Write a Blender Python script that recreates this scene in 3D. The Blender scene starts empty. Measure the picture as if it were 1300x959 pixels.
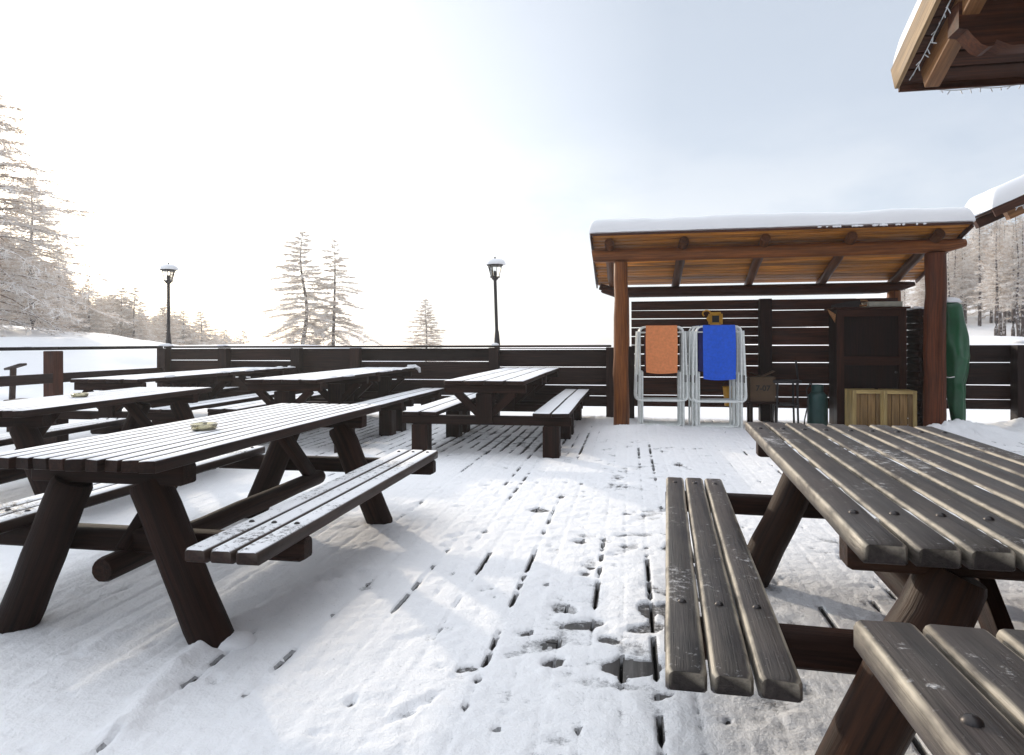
import bpy, math, random
import numpy as np
from mathutils import Vector, Matrix
random.seed(7)
rng = np.random.RandomState(11)
R = math.radians
scene = bpy.context.scene
COL = scene.collection
YAW = R(10.0)
CAMH = 1.17
F = 850.0
SA, CA = math.sin(YAW), math.cos(YAW)
# world axes: x runs along the back fence, y along the deck boards, z up. The camera stands at the origin.

def at(px, Z):
    """ground position seen in column px of the photo at depth Z metres"""
    X = (px - 650.0) / F * Z
    return (X * CA - Z * SA, X * SA + Z * CA)

# ------------------------------------------------------------------ mesh helpers
class MB:
    def __init__(s):
        s.v = []; s.f = []; s.gc = []; s.ed = []; s.rn = []
    def add(s, verts, faces, gc=None, ed=None, rnd=None):
        n = len(s.v)
        s.v.extend(verts)
        s.f.extend([tuple(i + n for i in f) for f in faces])
        s.gc.extend(gc if gc else [tuple(p) for p in verts])
        s.ed.extend(ed if ed else [0.0] * len(verts))
        r = random.random() if rnd is None else rnd
        s.rn.extend([r] * len(verts))
    def sweep(s, path, sec, scales=None, up=(0, 0, 1), edge=None, wob=0.0, rnd=None):
        """sweep a closed section (list of 2D points) along a path"""
        up = Vector(up)
        P = [Vector(p) for p in path]
        ns = len(sec)
        vs = []; gc = []; ed = []
        o = (random.random() * 40, random.random() * 40, random.random() * 40)
        dist = 0.0
        for i, p in enumerate(P):
            if i == 0: t = P[1] - P[0]
            elif i == len(P) - 1: t = P[-1] - P[-2]
            else: t = (P[i + 1] - P[i]).normalized() + (P[i] - P[i - 1]).normalized()
            t.normalize()
            if i: dist += (P[i] - P[i - 1]).length
            a = t.cross(up)
            if a.length < 1e-4: a = t.cross(Vector((1, 0, 0)))
            a.normalize()
            b = a.cross(t).normalized()
            sc = scales[i] if scales else 1.0
            if not isinstance(sc, (tuple, list)): sc = (sc, sc)
            for k, (x, y) in enumerate(sec):
                w = 1.0 + (random.uniform(-wob, wob) if wob else 0.0)
                q = p + a * (x * sc[0] * w) + b * (y * sc[1] * w)
                vs.append(tuple(q))
                gc.append((x + o[0], dist + o[1], y + o[2]))
                ed.append(edge[k] if edge else 0.0)
        fs = []
        for i in range(len(P) - 1):
            for k in range(ns):
                k2 = (k + 1) % ns
                fs.append((i * ns + k, i * ns + k2, (i + 1) * ns + k2, (i + 1) * ns + k))
        fs.append(tuple(range(ns - 1, -1, -1)))
        fs.append(tuple((len(P) - 1) * ns + k for k in range(ns)))
        s.add(vs, fs, gc, ed, rnd)
    def tube(s, path, r, n=8, scales=None, wob=0.0, up=(0, 0, 1), rnd=None):
        sec = [(r * math.cos(2 * math.pi * k / n), r * math.sin(2 * math.pi * k / n)) for k in range(n)]
        s.sweep(path, sec, scales, up, None, wob, rnd)
    def board(s, p0, p1, w, t, bev=0.006, up=(0, 0, 1), seg=None, edge_tone=0.0, endround=True, wander=0.0):
        """plank from p0 to p1 (centre line), w wide, t thick, with rounded top edges"""
        p0 = Vector(p0); p1 = Vector(p1)
        L = (p1 - p0).length
        d = (p1 - p0) / L
        b2 = bev * 0.45
        h = t / 2; x = w / 2
        sec = [(-x + b2, -h), (x - b2, -h), (x, -h + b2), (x, h - bev), (x - bev * 0.35, h - bev * 0.35), (x - bev, h),
               (-x + bev, h), (-x + bev * 0.35, h - bev * 0.35), (-x, h - bev), (-x, -h + b2)]
        edge = [0, 0, 0, .55, 1, .05, .05, 1, .55, 0]
        n = seg or max(2, int(L / 0.16))
        c = min(bev * 0.9, L * .05)
        ts = [0, c] + [c + (L - 2 * c) * i / n for i in range(1, n)] + [L - c, L]
        sc = [(1 - 2 * c / w * .6, 1 - c / t * .9)] + [1] * (len(ts) - 2) + [(1 - 2 * c / w * .6, 1 - c / t * .9)]
        if not endround: sc = None
        path = []
        for q in ts:
            jit = Vector((random.uniform(-1, 1), random.uniform(-1, 1), random.uniform(-1, 1) * .5)) * wander
            path.append(tuple(p0 + d * q + jit))
        s.sweep(path, sec, sc, up, edge)
    def log(s, p0, p1, r0, r1=None, n=14, seg=6, bend=0.01, wob=0.03, cut=None):
        r1 = r0 if r1 is None else r1
        p0 = Vector(p0); p1 = Vector(p1)
        path = []; sc = []
        L = (p1 - p0).length
        d = (p1 - p0) / L
        side = d.orthogonal().normalized(); side2 = d.cross(side)
        fr = [0, .02 / max(L, .1)] + [i / seg for i in range(1, seg)] + [1 - .02 / max(L, .1), 1]
        for f in fr:
            off = side * (random.uniform(-1, 1) * bend) + side2 * (random.uniform(-1, 1) * bend)
            if f < .1 or f > .9: off *= .15
            path.append(tuple(p0 + (p1 - p0) * f + off))
            k = (r0 + (r1 - r0) * f) / r0
            if f == 0 or f == 1: k *= .90
            sc.append(k * random.uniform(1 - wob, 1 + wob))
        s.tube(path, r0, n, sc, wob * .5, up=tuple(side))
    def box(s, c, d, rz=0.0, bev=0.0):
        x, y, z = d[0] / 2, d[1] / 2, d[2] / 2
        m = Matrix.Rotation(rz, 3, 'Z')
        b = bev
        if b <= 0:
            pts = [(-x, -y, -z), (x, -y, -z), (x, y, -z), (-x, y, -z), (-x, -y, z), (x, -y, z), (x, y, z), (-x, y, z)]
            fs = [(0, 3, 2, 1), (4, 5, 6, 7), (0, 1, 5, 4), (1, 2, 6, 5), (2, 3, 7, 6), (3, 0, 4, 7)]
        else:
            pts = []
            for (zz, k) in ((-z, b), (-z + b, 0), (z - b, 0), (z, b)):
                pts += [(-x + k, -y + k, zz), (x - k, -y + k, zz), (x - k, y - k, zz), (-x + k, y - k, zz)]
            fs = [(3, 2, 1, 0), (12, 13, 14, 15)]
            for l in range(3):
                for k in range(4):
                    k2 = (k + 1) % 4
                    fs.append((l * 4 + k, l * 4 + k2, l * 4 + 4 + k2, l * 4 + 4 + k))
        o = random.random() * 30
        vs = [tuple(m @ Vector(p) + Vector(c)) for p in pts]
        # grain coordinate: the longest side becomes the grain direction
        ax = max(range(3), key=lambda i: d[i])
        order = {0: (1, 0, 2), 1: (0, 1, 2), 2: (0, 2, 1)}[ax]
        gc = [(p[order[0]] + o, p[order[1]] + o * .7, p[order[2]]) for p in pts]
        s.add(vs, fs, gc)
    def lathe(s, prof, n=20, c=(0, 0, 0), sq=1.0):
        vs = []; fs = []
        for (r, z) in prof:
            for k in range(n):
                a = 2 * math.pi * k / n
                vs.append((c[0] + r * math.cos(a), c[1] + r * math.sin(a) * sq, c[2] + z))
        for i in range(len(prof) - 1):
            for k in range(n):
                k2 = (k + 1) % n
                fs.append((i * n + k, i * n + k2, (i + 1) * n + k2, (i + 1) * n + k))
        if prof[0][0] > 1e-5: fs.append(tuple(range(n - 1, -1, -1)))
        if prof[-1][0] > 1e-5: fs.append(tuple((len(prof) - 1) * n + k for k in range(n)))
        s.add(vs, fs)
    def blob(s, c, r, n=12, m=7, rough=.12, flat=True):
        """lump of snow: r=(rx,ry,rz); flat bottom"""
        vs = []; fs = []
        ph = random.random() * 10
        for i in range(m + 1):
            th = (math.pi / 2) * (1 - i / m) if flat else math.pi * (1 - i / m) - math.pi / 2
            for k in range(n):
                a = 2 * math.pi * k / n
                w = 1 + rough * (math.sin(a * 2 + ph) + .6 * math.sin(a * 3 + ph * 2 + i) + random.uniform(-.5, .5))
                if flat:
                    rr = math.cos(math.pi / 2 * i / m) ** .7 if i < m else 0.02
                    zz = math.sin(math.pi / 2 * i / m)
                else:
                    t = -math.pi / 2 + math.pi * i / m
                    rr = max(math.cos(t), .02); zz = math.sin(t)
                vs.append((c[0] + r[0] * rr * w * math.cos(a), c[1] + r[1] * rr * w * math.sin(a), c[2] + r[2] * zz))
        for i in range(m):
            for k in range(n):
                k2 = (k + 1) % n
                fs.append((i * n + k, i * n + k2, (i + 1) * n + k2, (i + 1) * n + k))
        fs.append(tuple(range(n - 1, -1, -1))); fs.append(tuple(m * n + k for k in range(n)))
        s.add(vs, fs)
    def build(s, name, mat, parent=None, smooth=True, angle=40):
        me = bpy.data.meshes.new(name)
        me.from_pydata(s.v, [], s.f)
        me.update()
        a = me.attributes.new('gc', 'FLOAT_VECTOR', 'POINT')
        a.data.foreach_set('vector', np.array(s.gc, dtype=np.float32).ravel())
        a = me.attributes.new('edge', 'FLOAT', 'POINT')
        a.data.foreach_set('value', np.array(s.ed, dtype=np.float32))
        a = me.attributes.new('rnd', 'FLOAT', 'POINT')
        a.data.foreach_set('value', np.array(s.rn, dtype=np.float32))
        if smooth:
            me.polygons.foreach_set('use_smooth', [True] * len(me.polygons))
            try: me.set_sharp_from_angle(angle=R(angle))
            except Exception: pass
        if mat: me.materials.append(mat)
        o = bpy.data.objects.new(name, me)
        COL.objects.link(o)
        if parent: o.parent = parent
        return o

def grid_mesh(name, X, Y, Z, mat, attrs=None, parent=None):
    """height grid from 2D arrays"""
    nx, ny = X.shape
    co = np.stack([X, Y, Z], axis=-1).reshape(-1, 3).astype(np.float32)
    idx = np.arange(nx * ny).reshape(nx, ny)
    q = np.stack([idx[:-1, :-1], idx[1:, :-1], idx[1:, 1:], idx[:-1, 1:]], axis=-1).reshape(-1, 4).astype(np.int32)
    me = bpy.data.meshes.new(name)
    me.vertices.add(len(co)); me.vertices.foreach_set('co', co.ravel())
    me.loops.add(q.size); me.loops.foreach_set('vertex_index', q.ravel())
    me.polygons.add(len(q)); me.polygons.foreach_set('loop_start', np.arange(0, q.size, 4, dtype=np.int32))
    me.update(calc_edges=True)
    me.validate()
    me.polygons.foreach_set('use_smooth', [True] * len(me.polygons))
    if attrs:
        for k, v in attrs.items():
            a = me.attributes.new(k, 'FLOAT', 'POINT'); a.data.foreach_set('value', v.astype(np.float32).ravel())
    me.materials.append(mat)
    o = bpy.data.objects.new(name, me); COL.objects.link(o)
    if parent: o.parent = parent
    return o

def empty(name, loc=(0, 0, 0), rz=0.0, label=None, cat=None, group=None):
    o = bpy.data.objects.new(name, None); COL.objects.link(o)
    o.location = loc; o.rotation_euler = (0, 0, rz); o.empty_display_size = .1
    if label: o['label'] = label
    if cat: o['category'] = cat
    if group: o['group'] = group
    return o
def tag(o, label=None, cat=None, group=None, kind=None):
    if label: o['label'] = label
    if cat: o['category'] = cat
    if group: o['group'] = group
    if kind: o['kind'] = kind
    return o
KIDS = {}
def copy_tree(o, loc, rz=0.0, label=None, group=None, scale=None):
    c = o.copy(); COL.objects.link(c)
    c.location = loc; c.rotation_euler = (0, 0, rz)
    if scale: c.scale = scale
    if label: c['label'] = label
    if group: c['group'] = group
    kids = KIDS.setdefault(o.name, [ch for ch in bpy.data.objects if ch.parent == o])
    for ch in kids:
        d = ch.copy(); COL.objects.link(d); d.parent = c
        for g in [x for x in bpy.data.objects if x.parent == ch] if ch.get('deep') else []:
            e = g.copy(); COL.objects.link(e); e.parent = d
    return c

# ------------------------------------------------------------------ noise (numpy)
def vnoise(x, y, seed):
    rs = np.random.RandomState(seed)
    T = rs.rand(256, 256)
    xi = np.floor(x).astype(int); yi = np.floor(y).astype(int)
    fx = x - xi; fy = y - yi
    fx = fx * fx * (3 - 2 * fx); fy = fy * fy * (3 - 2 * fy)
    a = T[xi % 256, yi % 256]; b = T[(xi + 1) % 256, yi % 256]
    c = T[xi % 256, (yi + 1) % 256]; d = T[(xi + 1) % 256, (yi + 1) % 256]
    return (a * (1 - fx) + b * fx) * (1 - fy) + (c * (1 - fx) + d * fx) * fy - .5
def fbm(x, y, s, seed, oct=3):
    r = 0; amp = 1; t = 0
    for i in range(oct):
        r = r + amp * vnoise(x / s + 37.3 * i, y / s + 11.7 * i, seed + i); t += amp; amp *= .5; s *= .5
    return r / t * 2

# ------------------------------------------------------------------ materials
def mat_base(name):
    m = bpy.data.materials.new(name); m.use_nodes = True
    nt = m.node_tree; b = nt.nodes['Principled BSDF']
    return m, nt, b
def N(nt, t, **kw):
    n = nt.nodes.new(t)
    for k, v in kw.items(): setattr(n, k, v)
    return n
def ramp(nt, src, stops):
    r = N(nt, 'ShaderNodeValToRGB')
    e = r.color_ramp.elements
    while len(e) < len(stops): e.new(.5)
    for i, (p, c) in enumerate(stops):
        e[i].position = p; e[i].color = (c[0], c[1], c[2], 1) if isinstance(c, (tuple, list)) else (c, c, c, 1)
    nt.links.new(src, r.inputs[0]); return r.outputs[0]
def noise(nt, vec, scale, detail=4, rough=.6):
    n = N(nt, 'ShaderNodeTexNoise'); n.inputs['Scale'].default_value = scale
    n.inputs['Detail'].default_value = detail; n.inputs['Roughness'].default_value = rough
    if vec is not None: nt.links.new(vec, n.inputs['Vector'])
    return n.outputs['Fac']
def mapping(nt, vec, sc):
    m = N(nt, 'ShaderNodeMapping'); m.inputs['Scale'].default_value = sc
    nt.links.new(vec, m.inputs['Vector']); return m.outputs[0]
def math_n(nt, op, a, b=None, clamp=False):
    n = N(nt, 'ShaderNodeMath', operation=op); n.use_clamp = clamp
    for i, q in enumerate((a, b)):
        if q is None: continue
        if isinstance(q, (int, float)): n.inputs[i].default_value = q
        else: nt.links.new(q, n.inputs[i])
    return n.outputs[0]
def mixc(nt, fac, a, b, mode='MIX'):
    n = N(nt, 'ShaderNodeMix', data_type='RGBA', blend_type=mode)
    for k, q in ((0, fac), (6, a), (7, b)):
        if isinstance(q, (int, float)): n.inputs[k].default_value = q
        elif isinstance(q, (tuple, list)): n.inputs[k].default_value = (q[0], q[1], q[2], 1)
        else: nt.links.new(q, n.inputs[k])
    return n.outputs[2]
SNOW = (.93, .93, .945)

def wood(name, dark, light, rough=.55, snow=0.0, edge_tone=None, edge_tone_amt=0.0, spec=.35, grain=1.0, bump=.35, thr=.8, blotch=.35, frost=0.0):
    m, nt, b = mat_base(name)
    L = nt.links.new
    gc = N(nt, 'ShaderNodeAttribute', attribute_name='gc').outputs['Vector']
    rn = N(nt, 'ShaderNodeAttribute', attribute_name='rnd').outputs['Fac']
    ed = N(nt, 'ShaderNodeAttribute', attribute_name='edge').outputs['Fac']
    g1 = noise(nt, mapping(nt, gc, (55 * grain, 2.2 * grain, 55 * grain)), 1.0, 6, .65)
    g2 = noise(nt, mapping(nt, gc, (9, 1.0, 9)), 1.0, 3, .5)
    g3 = noise(nt, mapping(nt, gc, (220, 5, 220)), 1.0, 3, .6)
    col = ramp(nt, g1, [(.32, dark), (.68, light)])
    v = ramp(nt, g2, [(.3, 1 - blotch), (.7, 1 + blotch * .5)])
    col = mixc(nt, 1.0, col, v, 'MULTIPLY')
    rv = ramp(nt, rn, [(0, .55 if 'fence' in name or 'roof' in name else .72), (1, 1.5 if 'fence' in name else 1.2)])
    col = mixc(nt, 1.0, col, rv, 'MULTIPLY')
    cr = ramp(nt, g3, [(.30, .45), (.42, 1)])
    col = mixc(nt, .6, col, cr, 'MULTIPLY')
    if edge_tone:  # rounded plank edges mix towards a paler tone in patches
        wn = noise(nt, mapping(nt, gc, (14, 5, 14)), 1.0, 4, .7)
        wf = math_n(nt, 'MULTIPLY', ed, ramp(nt, wn, [(.32, .15), (.58, 1)]))
        wf = math_n(nt, 'MULTIPLY', wf, edge_tone_amt, True)
        col = mixc(nt, wf, col, edge_tone)
    rg = ramp(nt, g2, [(.3, rough - .12), (.7, rough + .12)])
    hgt = math_n(nt, 'ADD', math_n(nt, 'MULTIPLY', g1, .6), math_n(nt, 'MULTIPLY', g3, .4))
    bp = N(nt, 'ShaderNodeBump'); bp.inputs['Strength'].default_value = bump; bp.inputs['Distance'].default_value = .006
    L(hgt, bp.inputs['Height'])
    if snow > 0 or frost > 0:
        geo = N(nt, 'ShaderNodeNewGeometry')
        sx = N(nt, 'ShaderNodeSeparateXYZ'); L(geo.outputs['Normal'], sx.inputs[0])
        tc = geo.outputs['Position']
        up = ramp(nt, sx.outputs[2], [(thr - .12, 0), (thr + .08, 1)])
        n1 = noise(nt, tc, 2.3, 3, .6); n2 = noise(nt, tc, 38, 4, .7); n3 = noise(nt, tc, 190, 3, .6)
        s_ = math_n(nt, 'ADD', math_n(nt, 'MULTIPLY', n1, .5), math_n(nt, 'MULTIPLY', n2, .5))
        s_ = math_n(nt, 'ADD', s_, math_n(nt, 'MULTIPLY', math_n(nt, 'SUBTRACT', n3, .5), .2))
        amt = snow if snow > 0 else frost
        c0 = .5 + (.5 - amt) * .42
        sf = ramp(nt, s_, [(max(c0 - .05, 0), 0), (c0 + .05, 1)])
        sf = math_n(nt, 'MULTIPLY', sf, up, True)
        if frost > 0: sf = math_n(nt, 'MULTIPLY', sf, .55)
        col = mixc(nt, sf, col, SNOW)
        rg = mixc(nt, sf, rg, (.75, .75, .75))
        b2 = N(nt, 'ShaderNodeBump'); b2.inputs['Strength'].default_value = .6; b2.inputs['Distance'].default_value = .006
        L(sf, b2.inputs['Height']); L(bp.outputs[0], b2.inputs['Normal']); bp = b2
    L(col, b.inputs['Base Color']); L(rg, b.inputs['Roughness']); L(bp.outputs[0], b.inputs['Normal'])
    b.inputs['Specular IOR Level'].default_value = spec
    return m

def snow_mat(name, tint=SNOW, rough=.7, b1=.5, deck=False):
    m, nt, b = mat_base(name); L = nt.links.new
    geo = N(nt, 'ShaderNodeNewGeometry').outputs['Position']
    n1 = noise(nt, geo, 9, 5, .65); n2 = noise(nt, geo, 70, 4, .7); n3 = noise(nt, geo, 1.1, 3, .5)
    c = ramp(nt, n3, [(.3, tuple(x * .96 for x in tint)), (.7, tint)])
    h = math_n(nt, 'ADD', math_n(nt, 'MULTIPLY', n1, 1.0), math_n(nt, 'MULTIPLY', n2, .35))
    if deck:
        th = N(nt, 'ShaderNodeAttribute', attribute_name='thick').outputs['Fac']
        n4 = noise(nt, geo, 260, 3, .7)
        t2 = math_n(nt, 'ADD', th, math_n(nt, 'MULTIPLY', math_n(nt, 'SUBTRACT', n2, .5), .012))
        t2 = math_n(nt, 'ADD', t2, math_n(nt, 'MULTIPLY', math_n(nt, 'SUBTRACT', n4, .5), .010))
        f = ramp(nt, math_n(nt, 'MULTIPLY', t2, 50), [(.06, 0), (.34, 1)])
        slush_gap_shade = ramp(nt, n2, [(.3, (.26, .26, .27)), (.7, (.55, .55, .56))])
        slush_gap_shade = mixc(nt, ramp(nt, math_n(nt, 'ADD', th, .5), [(.3, 1), (.4, 0)]), slush_gap_shade, (.012, .011, .010))  # open board gaps: shade put into the sheet's colour as near-black
        c = mixc(nt, f, slush_gap_shade, c)
        n6 = noise(nt, geo, 52, 5, .75); n7 = noise(nt, geo, 3.1, 3, .6)
        sp = math_n(nt, 'MULTIPLY', ramp(nt, n6, [(.60, 0), (.68, 1)]), ramp(nt, n7, [(.42, 0), (.62, .55)]))
        c = mixc(nt, sp, c, (.36, .36, .37))
    bp = N(nt, 'ShaderNodeBump'); bp.inputs['Strength'].default_value = b1; bp.inputs['Distance'].default_value = .02
    L(h, bp.inputs['Height']); L(bp.outputs[0], b.inputs['Normal'])
    L(c, b.inputs['Base Color']); b.inputs['Roughness'].default_value = rough
    b.inputs['Specular IOR Level'].default_value = .25
    return m

def plain(name, col, rough=.5, metal=0.0, spec=.5, var=.15, nscale=12, bump=0.0, transmission=0.0, vec=None):
    m, nt, b = mat_base(name); L = nt.links.new
    tc = N(nt, 'ShaderNodeTexCoord').outputs['Object']
    n = noise(nt, tc, nscale, 4, .6)
    c = ramp(nt, n, [(.3, tuple(x * (1 - var) for x in col)), (.7, tuple(min(x * (1 + var), 1) for x in col))])
    L(c, b.inputs['Base Color']); b.inputs['Roughness'].default_value = rough
    b.inputs['Metallic'].default_value = metal; b.inputs['Specular IOR Level'].default_value = spec
    b.inputs['Transmission Weight'].default_value = transmission
    if bump:
        bp = N(nt, 'ShaderNodeBump'); bp.inputs['Strength'].default_value = bump; bp.inputs['Distance'].default_value = .01
        L(n, bp.inputs['Height']); L(bp.outputs[0], b.inputs['Normal'])
    return m

M = {}
M['snow'] = snow_mat('snow')
M['deck_snow'] = snow_mat('deck_snow', deck=True, b1=.75)
M['roof_snow'] = snow_mat('roof_snow', b1=.15)
DK, LT = (.0095, .0038, .0026), (.036, .0150, .0095)
M['stain'] = wood('dark_stained_timber', DK, LT, .65, spec=.12, bump=.8)
M['stain_snow'] = wood('dark_stained_timber_with_snow', DK, LT, .5, snow=1.0, thr=.88, spec=.15)
M['stain_bench'] = wood('dark_stained_bench_with_snow', DK, LT, .45, snow=.72, thr=.8, edge_tone=(.14, .11, .09), edge_tone_amt=.5, spec=.25)
M['wet'] = wood('wet_weathered_plank', (.014, .0105, .0100), (.056, .044, .041), .46, edge_tone=(.50, .44, .35), edge_tone_amt=1.15, spec=.28, frost=.24, thr=.9, bump=.8)
M['leg_raw'] = wood('brown_log', (.010, .0042, .0025), (.050, .019, .008), .55, bump=.7, spec=.2)
M['fence'] = wood('fence_stain', (.011, .0048, .0036), (.036, .016, .011), .6, spec=.2, bump=.6)
M['fence_snow'] = wood('fence_stain_capped', (.010, .005, .004), (.028, .014, .011), .6, spec=.2, snow=.5, thr=.9)
M['fence_post'] = wood('fence_post_stain', (.03, .009, .005), (.085, .028, .014), .55, spec=.2)
M['shed'] = wood('shed_log', (.11, .030, .006), (.36, .115, .022), .5, bump=.5, spec=.25)
M['shed_dark'] = wood('shed_log_dark', (.026, .0075, .004), (.090, .026, .011), .5, bump=.5, spec=.2)
M['shed_board'] = wood('shed_roof_board', (.34, .105, .014), (.82, .34, .050), .5, bump=.5, blotch=.5, spec=.25)
M['post_red'] = wood('shed_post_red_log', (.055, .014, .006), (.17, .046, .015), .5, bump=.6, spec=.2)
M['rafter_dark'] = wood('shed_rafter_log', (.04, .013, .005), (.15, .052, .015), .5, bump=.5, spec=.2)
M['cabinet'] = wood('cabinet_wood', (.009, .003, .002), (.028, .009, .0055), .6, spec=.15)
M['cabinet_rail'] = wood('cabinet_rail', (.020, .006, .0035), (.058, .018, .009), .6, spec=.15)
M['crate'] = wood('pale_crate_wood', (.38, .25, .09), (.70, .52, .22), .55)
M['crate_slat'] = wood('crate_slat_wood', (.17, .095, .035), (.38, .23, .09), .55)
M['chalet'] = wood('chalet_timber', (.028, .009, .005), (.09, .030, .013), .55, spec=.2)
M['fascia'] = wood('chalet_fascia', (.20, .125, .06), (.46, .31, .16), .55)
M['rafter_o'] = wood('chalet_rafter', (.20, .085, .03), (.42, .20, .075), .5)
M['deck'] = wood('deck_board', (.028, .025, .023), (.085, .078, .072), .45, frost=.35, thr=.85)
M['metal_black'] = plain('black_painted_iron', (.02, .02, .022), .45, .3)
M['white_tube'] = plain('white_lacquered_tube', (.84, .86, .83), .35, .0, .5, .1, 20)
M['orange'] = plain('orange_canvas', (.80, .27, .10), .8, var=.12, nscale=30, bump=.2)
M['blue'] = plain('blue_canvas', (.010, .10, .66), .75, var=.15, nscale=30, bump=.2)
M['maroon'] = plain('maroon_canvas', (.06, .02, .03), .8)
M['navy'] = plain('navy_canvas', (.015, .02, .16), .8)
M['green_sheet'] = plain('green_tarpaulin', (.008, .085, .032), .32, spec=.55, var=.2, nscale=6, bump=.25)
M['gas'] = plain('dark_green_cylinder', (.012, .05, .045), .4, .2)
M['black'] = plain('black_rubber', (.012, .012, .013), .6)
M['yellow'] = plain('yellow_plastic', (.75, .38, .02), .4)
M['carton'] = plain('brown_cardboard', (.10, .060, .032), .85, var=.12, nscale=8)
M['ink'] = plain('black_ink', (.02, .018, .015), .8)
M['grey_box'] = plain('grey_carton', (.42, .40, .33), .8)
M['bulb'] = plain('white_light_wire', (.75, .78, .8), .3)
M['iron_bolt'] = plain('rusty_bolt', (.05, .045, .045), .4, .7)
M['lead'] = plain('dark_lantern_iron', (.035, .03, .03), .5, .3)

def glass_mat():
    m, nt, b = mat_base('lantern_glass')
    b.inputs['Base Color'].default_value = (.95, .95, .9, 1); b.inputs['Roughness'].default_value = .05
    b.inputs['Transmission Weight'].default_value = 1.0; b.inputs['IOR'].default_value = 1.2
    return m
M['glass'] = glass_mat()
m, nt, b = mat_base('amber_ashtray_glass')
b.inputs['Base Color'].default_value = (.85, .78, .52, 1); b.inputs['Roughness'].default_value = .12
b.inputs['Transmission Weight'].default_value = .75; b.inputs['IOR'].default_value = 1.45
M['ash'] = m

def tree_mats():
    out = []
    for nm, br, fr, bias in (('frosted_larch_twigs', (.64, .54, .45), (.97, .96, .95), .32), ('frosted_larch_bark', (.065, .045, .038), (.80, .79, .80), .60), ('frosted_larch_bough_bark', (.17, .12, .09), (.93, .92, .92), .46)):
        m, nt, b = mat_base(nm); L = nt.links.new
        geo = N(nt, 'ShaderNodeNewGeometry')
        sx = N(nt, 'ShaderNodeSeparateXYZ'); L(geo.outputs['Normal'], sx.inputs[0])
        tc = N(nt, 'ShaderNodeTexCoord').outputs['Object']
        n1 = noise(nt, tc, 6 if 'bark' in nm else 2.2, 4, .7)
        f = math_n(nt, 'ADD', math_n(nt, 'MULTIPLY', sx.outputs[2], .30), n1)
        f = ramp(nt, f, [(bias - .08, 0), (bias + .10, 1)])
        c = mixc(nt, f, br, fr)
        L(c, b.inputs['Base Color']); b.inputs['Roughness'].default_value = .8
        b.inputs['Specular IOR Level'].default_value = .2
        if 'twigs' in nm:      # rime and fine needles let light through
            tr = N(nt, 'ShaderNodeBsdfTranslucent'); L(c, tr.inputs[0])
            mx = N(nt, 'ShaderNodeMixShader'); mx.inputs[0].default_value = .6
            L(b.outputs[0], mx.inputs[1]); L(tr.outputs[0], mx.inputs[2]); L(mx.outputs[0], nt.nodes['Material Output'].inputs[0])
        out.append(m)
    return out
M['twig'], M['bark'], M['bough'] = tree_mats()

# ------------------------------------------------------------------ terrain
ctrl_cam = [  # (X right, Z ahead, height) seen from the camera
    (-14.0, 20, 1.45), (-17, 23, 1.7), (-11.7, 19.5, .98), (-9.6, 19, .40), (-7.5, 20, -.15), (-22, 22, 2.6), (-20, 12, 1.0), (-12, 14, .15),
    (-12.6, 39, 1.25), (-10.8, 40, 1.0), (-5.8, 45, -1.6), (0, 28, -.8), (5, 30, -1.0), (0, 18, -.15), (5, 17, -.15), (-4, 22, -.3),
    (-30, 36, 2.0), (-26, 45, -.6), (-24, 60, -4.5), (-30, 75, -6.5), (-20, 80, -9), (0, 60, -9), (10, 90, -16), (-45, 60, 3), (-60, 100, 4),
    (-33, 100, -9), (-25, 110, -12), (16, 60, -4), (10, 40, -2.5),
    (12, 15, 0), (16, 21, .7), (20, 28, 1.35), (25, 36, 2.1), (30, 45, 3.2), (40, 60, 7.0), (55, 70, 10), (28, 28, 1.8), (24, 50, 1.8),
    (40, 30, 5), (70, 60, 12), (20, 8, .4), (30, 0, 2), (0, -20, 0), (-20, -10, .5), (30, -30, 2), (0, 160, -25), (80, 140, 5), (-80, 150, 2)]
CT = np.array([(X * CA - Z * SA, X * SA + Z * CA, h) for X, Z, h in ctrl_cam] +
              [(x, y, -.15) for x in (-8, -4, 0, 4, 8, 11) for y in (11.2, 13.5)] +
              [(x, y, -.2) for x in (-9.5, 12) for y in (-4, 0, 4, 8)] + [(-8.6, 6, -.2), (-8.6, 9, -.2), (-8.6, 3, -.2)] + [(x, -5, -.15) for x in (-6, 0, 6)])
def terrain(x, y):
    x = np.asarray(x, dtype=float); y = np.asarray(y, dtype=float)
    num = np.zeros_like(x); den = np.zeros_like(x)
    for (cx, cy, ch) in CT:
        d2 = (x - cx) ** 2 + (y - cy) ** 2
        s2 = .35 + .0025 * (cx * cx + cy * cy)
        w = 1.0 / (d2 + s2) ** 1.8
        num += w * ch; den += w
    h = num / den
    r = np.sqrt(x * x + y * y)
    far = np.clip((r - 180) / 400, 0, 1)
    h = h * (1 - far) + (-30) * far
    far_n = np.clip((r - 12) / 20, 0, 1)
    h = h + fbm(x, y, 6, 5, 3) * .22 * far_n + fbm(x, y, 1.2, 15, 3) * .045 * (1 - far)
    # the space under the deck
    ins = np.clip(np.minimum(np.minimum(x + 7.95, 12.4 - x), np.minimum(10.42 - y, y + 4.4)) / .12, 0, 1)
    return h * (1 - ins) + (-.55) * ins
def axis(a, b, fine, ext, grow):
    c = [a]
    while c[-1] < b: c.append(c[-1] + fine)
    st = fine; lo = c[0]; left = []
    while lo > -ext: st *= grow; lo -= st; left.append(lo)
    st = fine; hi = c[-1]; right = []
    while hi < ext: st *= grow; hi += st; right.append(hi)
    return np.array(left[::-1] + c + right)
gx = axis(-20, 22, .22, 3500, 1.09); gy = axis(9.9, 24, .16, 3500, 1.085)
GX, GY = np.meshgrid(gx, gy, indexing='ij')
ter = grid_mesh('snow_ground', GX, GY, terrain(GX, GY), M['snow'])
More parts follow.
